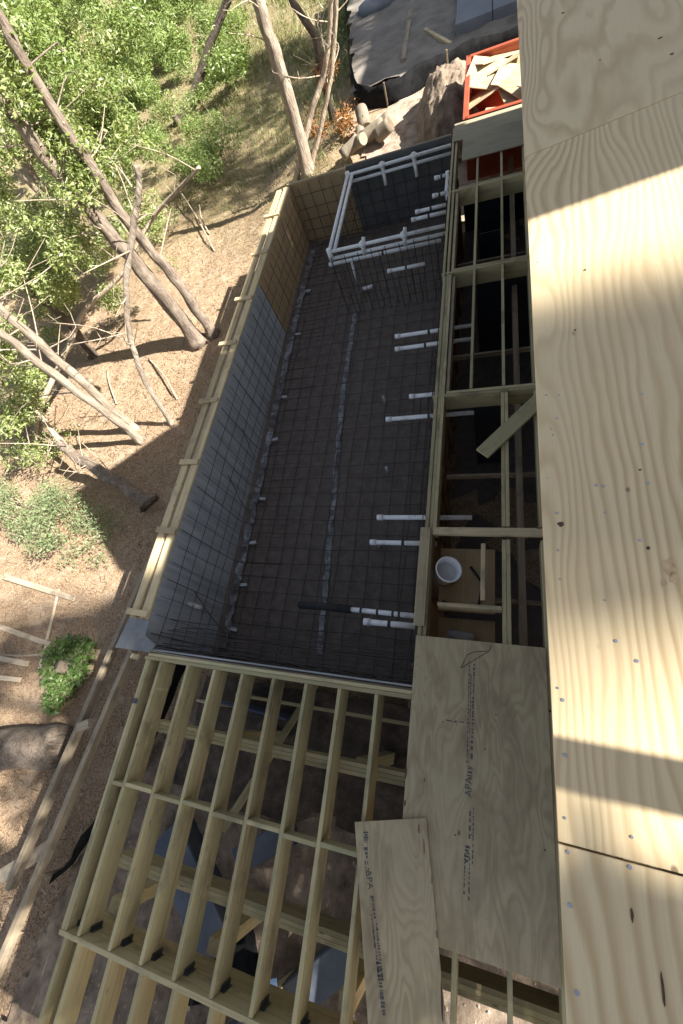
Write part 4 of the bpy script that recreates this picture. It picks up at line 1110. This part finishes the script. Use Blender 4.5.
# fallen trunk at the left edge
p0 = G(-30, 756) + V((0, 0, .2)); p1 = G(72, 745) + V((0, 0, .16))
t = thing('fallen_trunk', 'thick fallen trunk with torn grey bark at the left edge of the straw', 'log', tuple(p1))
MB().tube(smooth_path([p0 + (p0 - p1), p0, p0.lerp(p1, .5) + V((0, .04, .02)), p1], 6), [.4] * 6 + [.38] * 6 + [.36] * 6 + [.32], 20, True, .2).build('trunk', M['bark_grey'], t, True)
# sticks lying about
sticks = [((185, 200), (215, 252), 'thin bare stick leaning on the bare straw'), ((205, 215), (210, 235), 'short bare stick beside the leaning one'), ((118, 405), (108, 372), 'brown stick crossing the straw under the curved trunk'), ((150, 360), (178, 400), 'pale stick lying beside the curved trunk foot'), ((0, 655), (70, 652), 'crooked dark stick lying between the bleached planks')]
for a, c, lab in sticks:
    p0 = G(*a) + V((0, 0, .35 if a[0] in (185, 205) else .05)); p1 = G(*c) + V((0, 0, .03))
    o = MB().tube(smooth_path([p0, p0.lerp(p1, .5) + V((jit(.08), jit(.08), .04)), p1], 4), .024, 6, wob=.2).build('stick', M['bark_dead'], smooth=True); tag(o, lab, 'stick')

# litter and grass
mb = MB(); rl = random.Random(2)
def onl(x, y): return gz(x, y) + .012
for _ in range(42000):
    x = rl.uniform(-15, -4.9); y = rl.uniform(-5, 19)
    if x > -6.2 and y < -1: continue
    a = rl.uniform(0, 6.28); l = rl.uniform(.03, .15); wd = rl.uniform(.002, .008); z = onl(x, y) + rl.uniform(0, .02)
    dx, dy = math.cos(a) * l / 2, math.sin(a) * l / 2; nx_, ny_ = -math.sin(a) * wd, math.cos(a) * wd
    tz = rl.uniform(-.02, .035); o_ = len(mb.v)
    mb.v += [(x - dx - nx_, y - dy - ny_, z), (x + dx - nx_, y + dy - ny_, z + tz), (x + dx + nx_, y + dy + ny_, z + tz), (x - dx + nx_, y - dy + ny_, z)]; mb.f.append((o_, o_ + 1, o_ + 2, o_ + 3))
o = mb.build('pine_straw', M['litter']); tag(o, 'brown pine straw and twigs strewn over the left bank', 'straw', kind='stuff')
mb = MB(); k = 0
while k < 16000:
    px, py = rl.uniform(150, 352), rl.uniform(-25, 215)
    if rl.random() > (1 - py / 260) * (.35 + .65 * (noise.noise(V((px * .03, py * .03, 0))) > -.05)): k += .2; continue
    p = G(px, py)
    if p.y > 60 or (p.x > -4.6 and p.y > 16.5): k += .2; continue
    sc_ = 1 + max(0, (p.y - 15)) * .04
    a = rl.uniform(0, 6.28); h_ = rl.uniform(.08, .25) * sc_; wd = .012 * sc_; lx, ly = rl.gauss(0, .08) * sc_, rl.gauss(0, .08) * sc_
    nx_, ny_ = math.cos(a) * wd, math.sin(a) * wd; o_ = len(mb.v)
    mb.v += [(p.x - nx_, p.y - ny_, p.z - .01), (p.x + nx_, p.y + ny_, p.z - .01), (p.x + lx, p.y + ly, p.z + h_)]; mb.f.append((o_, o_ + 1, o_ + 2)); k += 1
o = mb.build('grass', M['grass']); tag(o, 'thin green and straw coloured grass beyond the far left pool corner', 'grass', kind='stuff')
# clods under the deck and in the pool
mb = MB()
for _ in range(1500):
    x = rl.uniform(-6, .8); y = rl.uniform(-5, .0); r_ = rl.uniform(.008, .035)
    z = gz(x, y) + .07 + .09 * (noise.noise(V((x * 1.7, y * 1.7, 2))) + .5 * noise.noise(V((x * 6, y * 6, 2)))); 
    q = [V((x, y, z)) + V((math.cos(a) * r_ * rl.uniform(.7, 1.2), math.sin(a) * r_ * rl.uniform(.7, 1.2), 0)) for a in (0, 1.26, 2.51, 3.77, 5.03)] + [V((x, y, z + r_ * .9))]
    mb.add(q, [(i, (i + 1) % 5, 5) for i in range(5)])
o = mb.build('dirt_clods', M['pale_dirt']); tag(o, 'loose clods on the bare dirt under the deck frame', 'dirt', kind='stuff')

# ------------------------------------------------------------------ the tree on the sunny side, out of the picture, whose leaves dapple the roof
def shade_tree(bx, by, clusters, label, limb=None):
    t = thing('shade_tree', label, 'tree', (bx, by, -2))
    top = max(c.z for c, _ in clusters)
    MB().tube(smooth_path([V((bx, by, -2.1)), V((bx + .2, by + .1, 4)), V((bx - .1, by, 9)), V((bx, by, top))], 5), [.35 - .018 * i for i in range(16)], 12, wob=.1).build('trunk', M['bark_grey'], t, True)
    mb = MB(); tw = MB()
    for c, rad in clusters:
        leaf_mb(mb, c, rad, int(80 * (rad / .6) ** 2), .24, .12, 1.0)
        twig_mb(tw, V((bx, by, min(c.z - .5, top - 1))), c, .05)
    if limb: tw.tube(smooth_path(limb, 6), .085, 8, wob=.2)
    tw.build('limb', M['bark_grey'], t, True); mb.build('crown', M['leaf'], t)
ta = math.tan(R(EL))
def shade_at(x, y, z, D):            # spot at distance D towards the sun from a shaded place
    return V((x + D, y, z + D * ta))
rs = random.Random(21); cs = []
for _ in range(60):                   # thin leaves that dim the middle of the roof edge
    cs.append((shade_at(.35 + rs.uniform(-.3, .4), rs.uniform(.48, 1.15), 3.65, rs.uniform(26, 31)), rs.uniform(.2, .32)))
for _ in range(110):
    cs.append((shade_at(.4 + rs.uniform(-.5, .6), rs.uniform(-.85, -.43), 3.65, rs.uniform(8, 10)), rs.uniform(.16, .24)))
for _ in range(70):                   # keeps the deck frame in shade
    cs.append((shade_at(rs.uniform(-4.6, -1.0), rs.uniform(-3.4, -1.7), -.1, rs.uniform(23, 27)), rs.uniform(.4, .65)))
for _ in range(64):                   # dapples on the lower left ground
    cs.append((shade_at(rs.uniform(-9.5, -5.5), rs.uniform(-4.8, -1.1), -2, rs.uniform(19, 24)), rs.uniform(.2, .45)))
shade_tree(22.5, -1.0, cs, 'tall leafy tree on the sunny side behind the house', None)
# unseen house added beyond the roof edge to shade the far plot
nb = thing('added_shade_house', 'blue-grey gabled house added out of view to shade the far plot', 'house', (9, 25, -1.2))
q = []
for x in (4.5, 13.5): pass
def nbox(y): return [(5.2, y, -1.4), (13.2, y, -1.4), (13.2, y, 5.4), (9.2, y, 9.0), (5.2, y, 5.4)]
q = nbox(17.3) + nbox(31)
MB().add(q, [(0, 1, 2, 3, 4), (9, 8, 7, 6, 5), (0, 5, 6, 1), (1, 6, 7, 2), (4, 9, 5, 0)]).build('wall', M['siding'], nb)
MB().add([(4.7, 16.9, 5.02), (9.2, 16.9, 9.08), (13.7, 16.9, 5.02), (4.7, 31.4, 5.02), (9.2, 31.4, 9.08), (13.7, 31.4, 5.02)] + [(4.7, 16.9, 5.17), (9.2, 16.9, 9.23), (13.7, 16.9, 5.17), (4.7, 31.4, 5.17), (9.2, 31.4, 9.23), (13.7, 31.4, 5.17)],
    [(6, 7, 10, 9), (7, 8, 11, 10), (0, 3, 4, 1), (1, 4, 5, 2), (0, 1, 7, 6), (1, 2, 8, 7), (3, 9, 10, 4), (4, 10, 11, 5), (0, 6, 9, 3), (2, 5, 11, 8)]).build('roof', M['greyed'], nb)
for y in (19.5, 23, 26.5):
    f_ = slab('window', 5.15, 5.2, y, y + 1.2, .6, 2.0, M['card'], nb); slab('pane', 5.14, 5.149, y + .08, y + 1.12, .68, 1.92, M['navy_panel'], f_)
# unseen rail added to throw the narrow bowed shadow across the near sheet
gr = thing('added_shadow_rail', 'timber rail added out of view on the pine roof to cast a shadow', 'rail', (1.6, -.06, 3.8))
for x in (1.62, 2.75):
    zr = Z0 + (x - X0) * math.tan(SL); slab('post', x - .02, x + .02, -.10, -.06, zr, zr + .98, M['plate'], gr)
pts = [(1.25, -.035), (1.6, -.05), (2.1, -.062), (2.6, -.085), (3.1, -.13)]
q = []; f = []
for x, y in pts:
    zr = Z0 + (x - X0) * math.tan(SL) + .98
    q += [(x, y - .05, zr), (x, y + .05, zr), (x, y + .05, zr + .035), (x, y - .05, zr + .035)]
for i in range(len(pts) - 1):
    for k in range(4): f.append((i * 4 + k, i * 4 + (k + 1) % 4, i * 4 + 4 + (k + 1) % 4, i * 4 + 4 + k))
f += [(3, 2, 1, 0), (16, 17, 18, 19)]
MB().add(q, f).build('rail_board', M['plate'], gr)

rs = random.Random(5); cs = []
for _ in range(46):
    cs.append((shade_at(rs.uniform(-10.5, -6.2), rs.uniform(14.5, 27), -1.6, rs.uniform(22, 27)), rs.uniform(.6, 1.15)))
for _ in range(16):
    cs.append((shade_at(rs.uniform(-5.5, -2.5), rs.uniform(18.8, 27), -1.0, rs.uniform(20, 24)), rs.uniform(.8, 1.2)))
shade_tree(16.5, 20.5, cs, 'tall leafy tree standing behind the added blue-grey house')
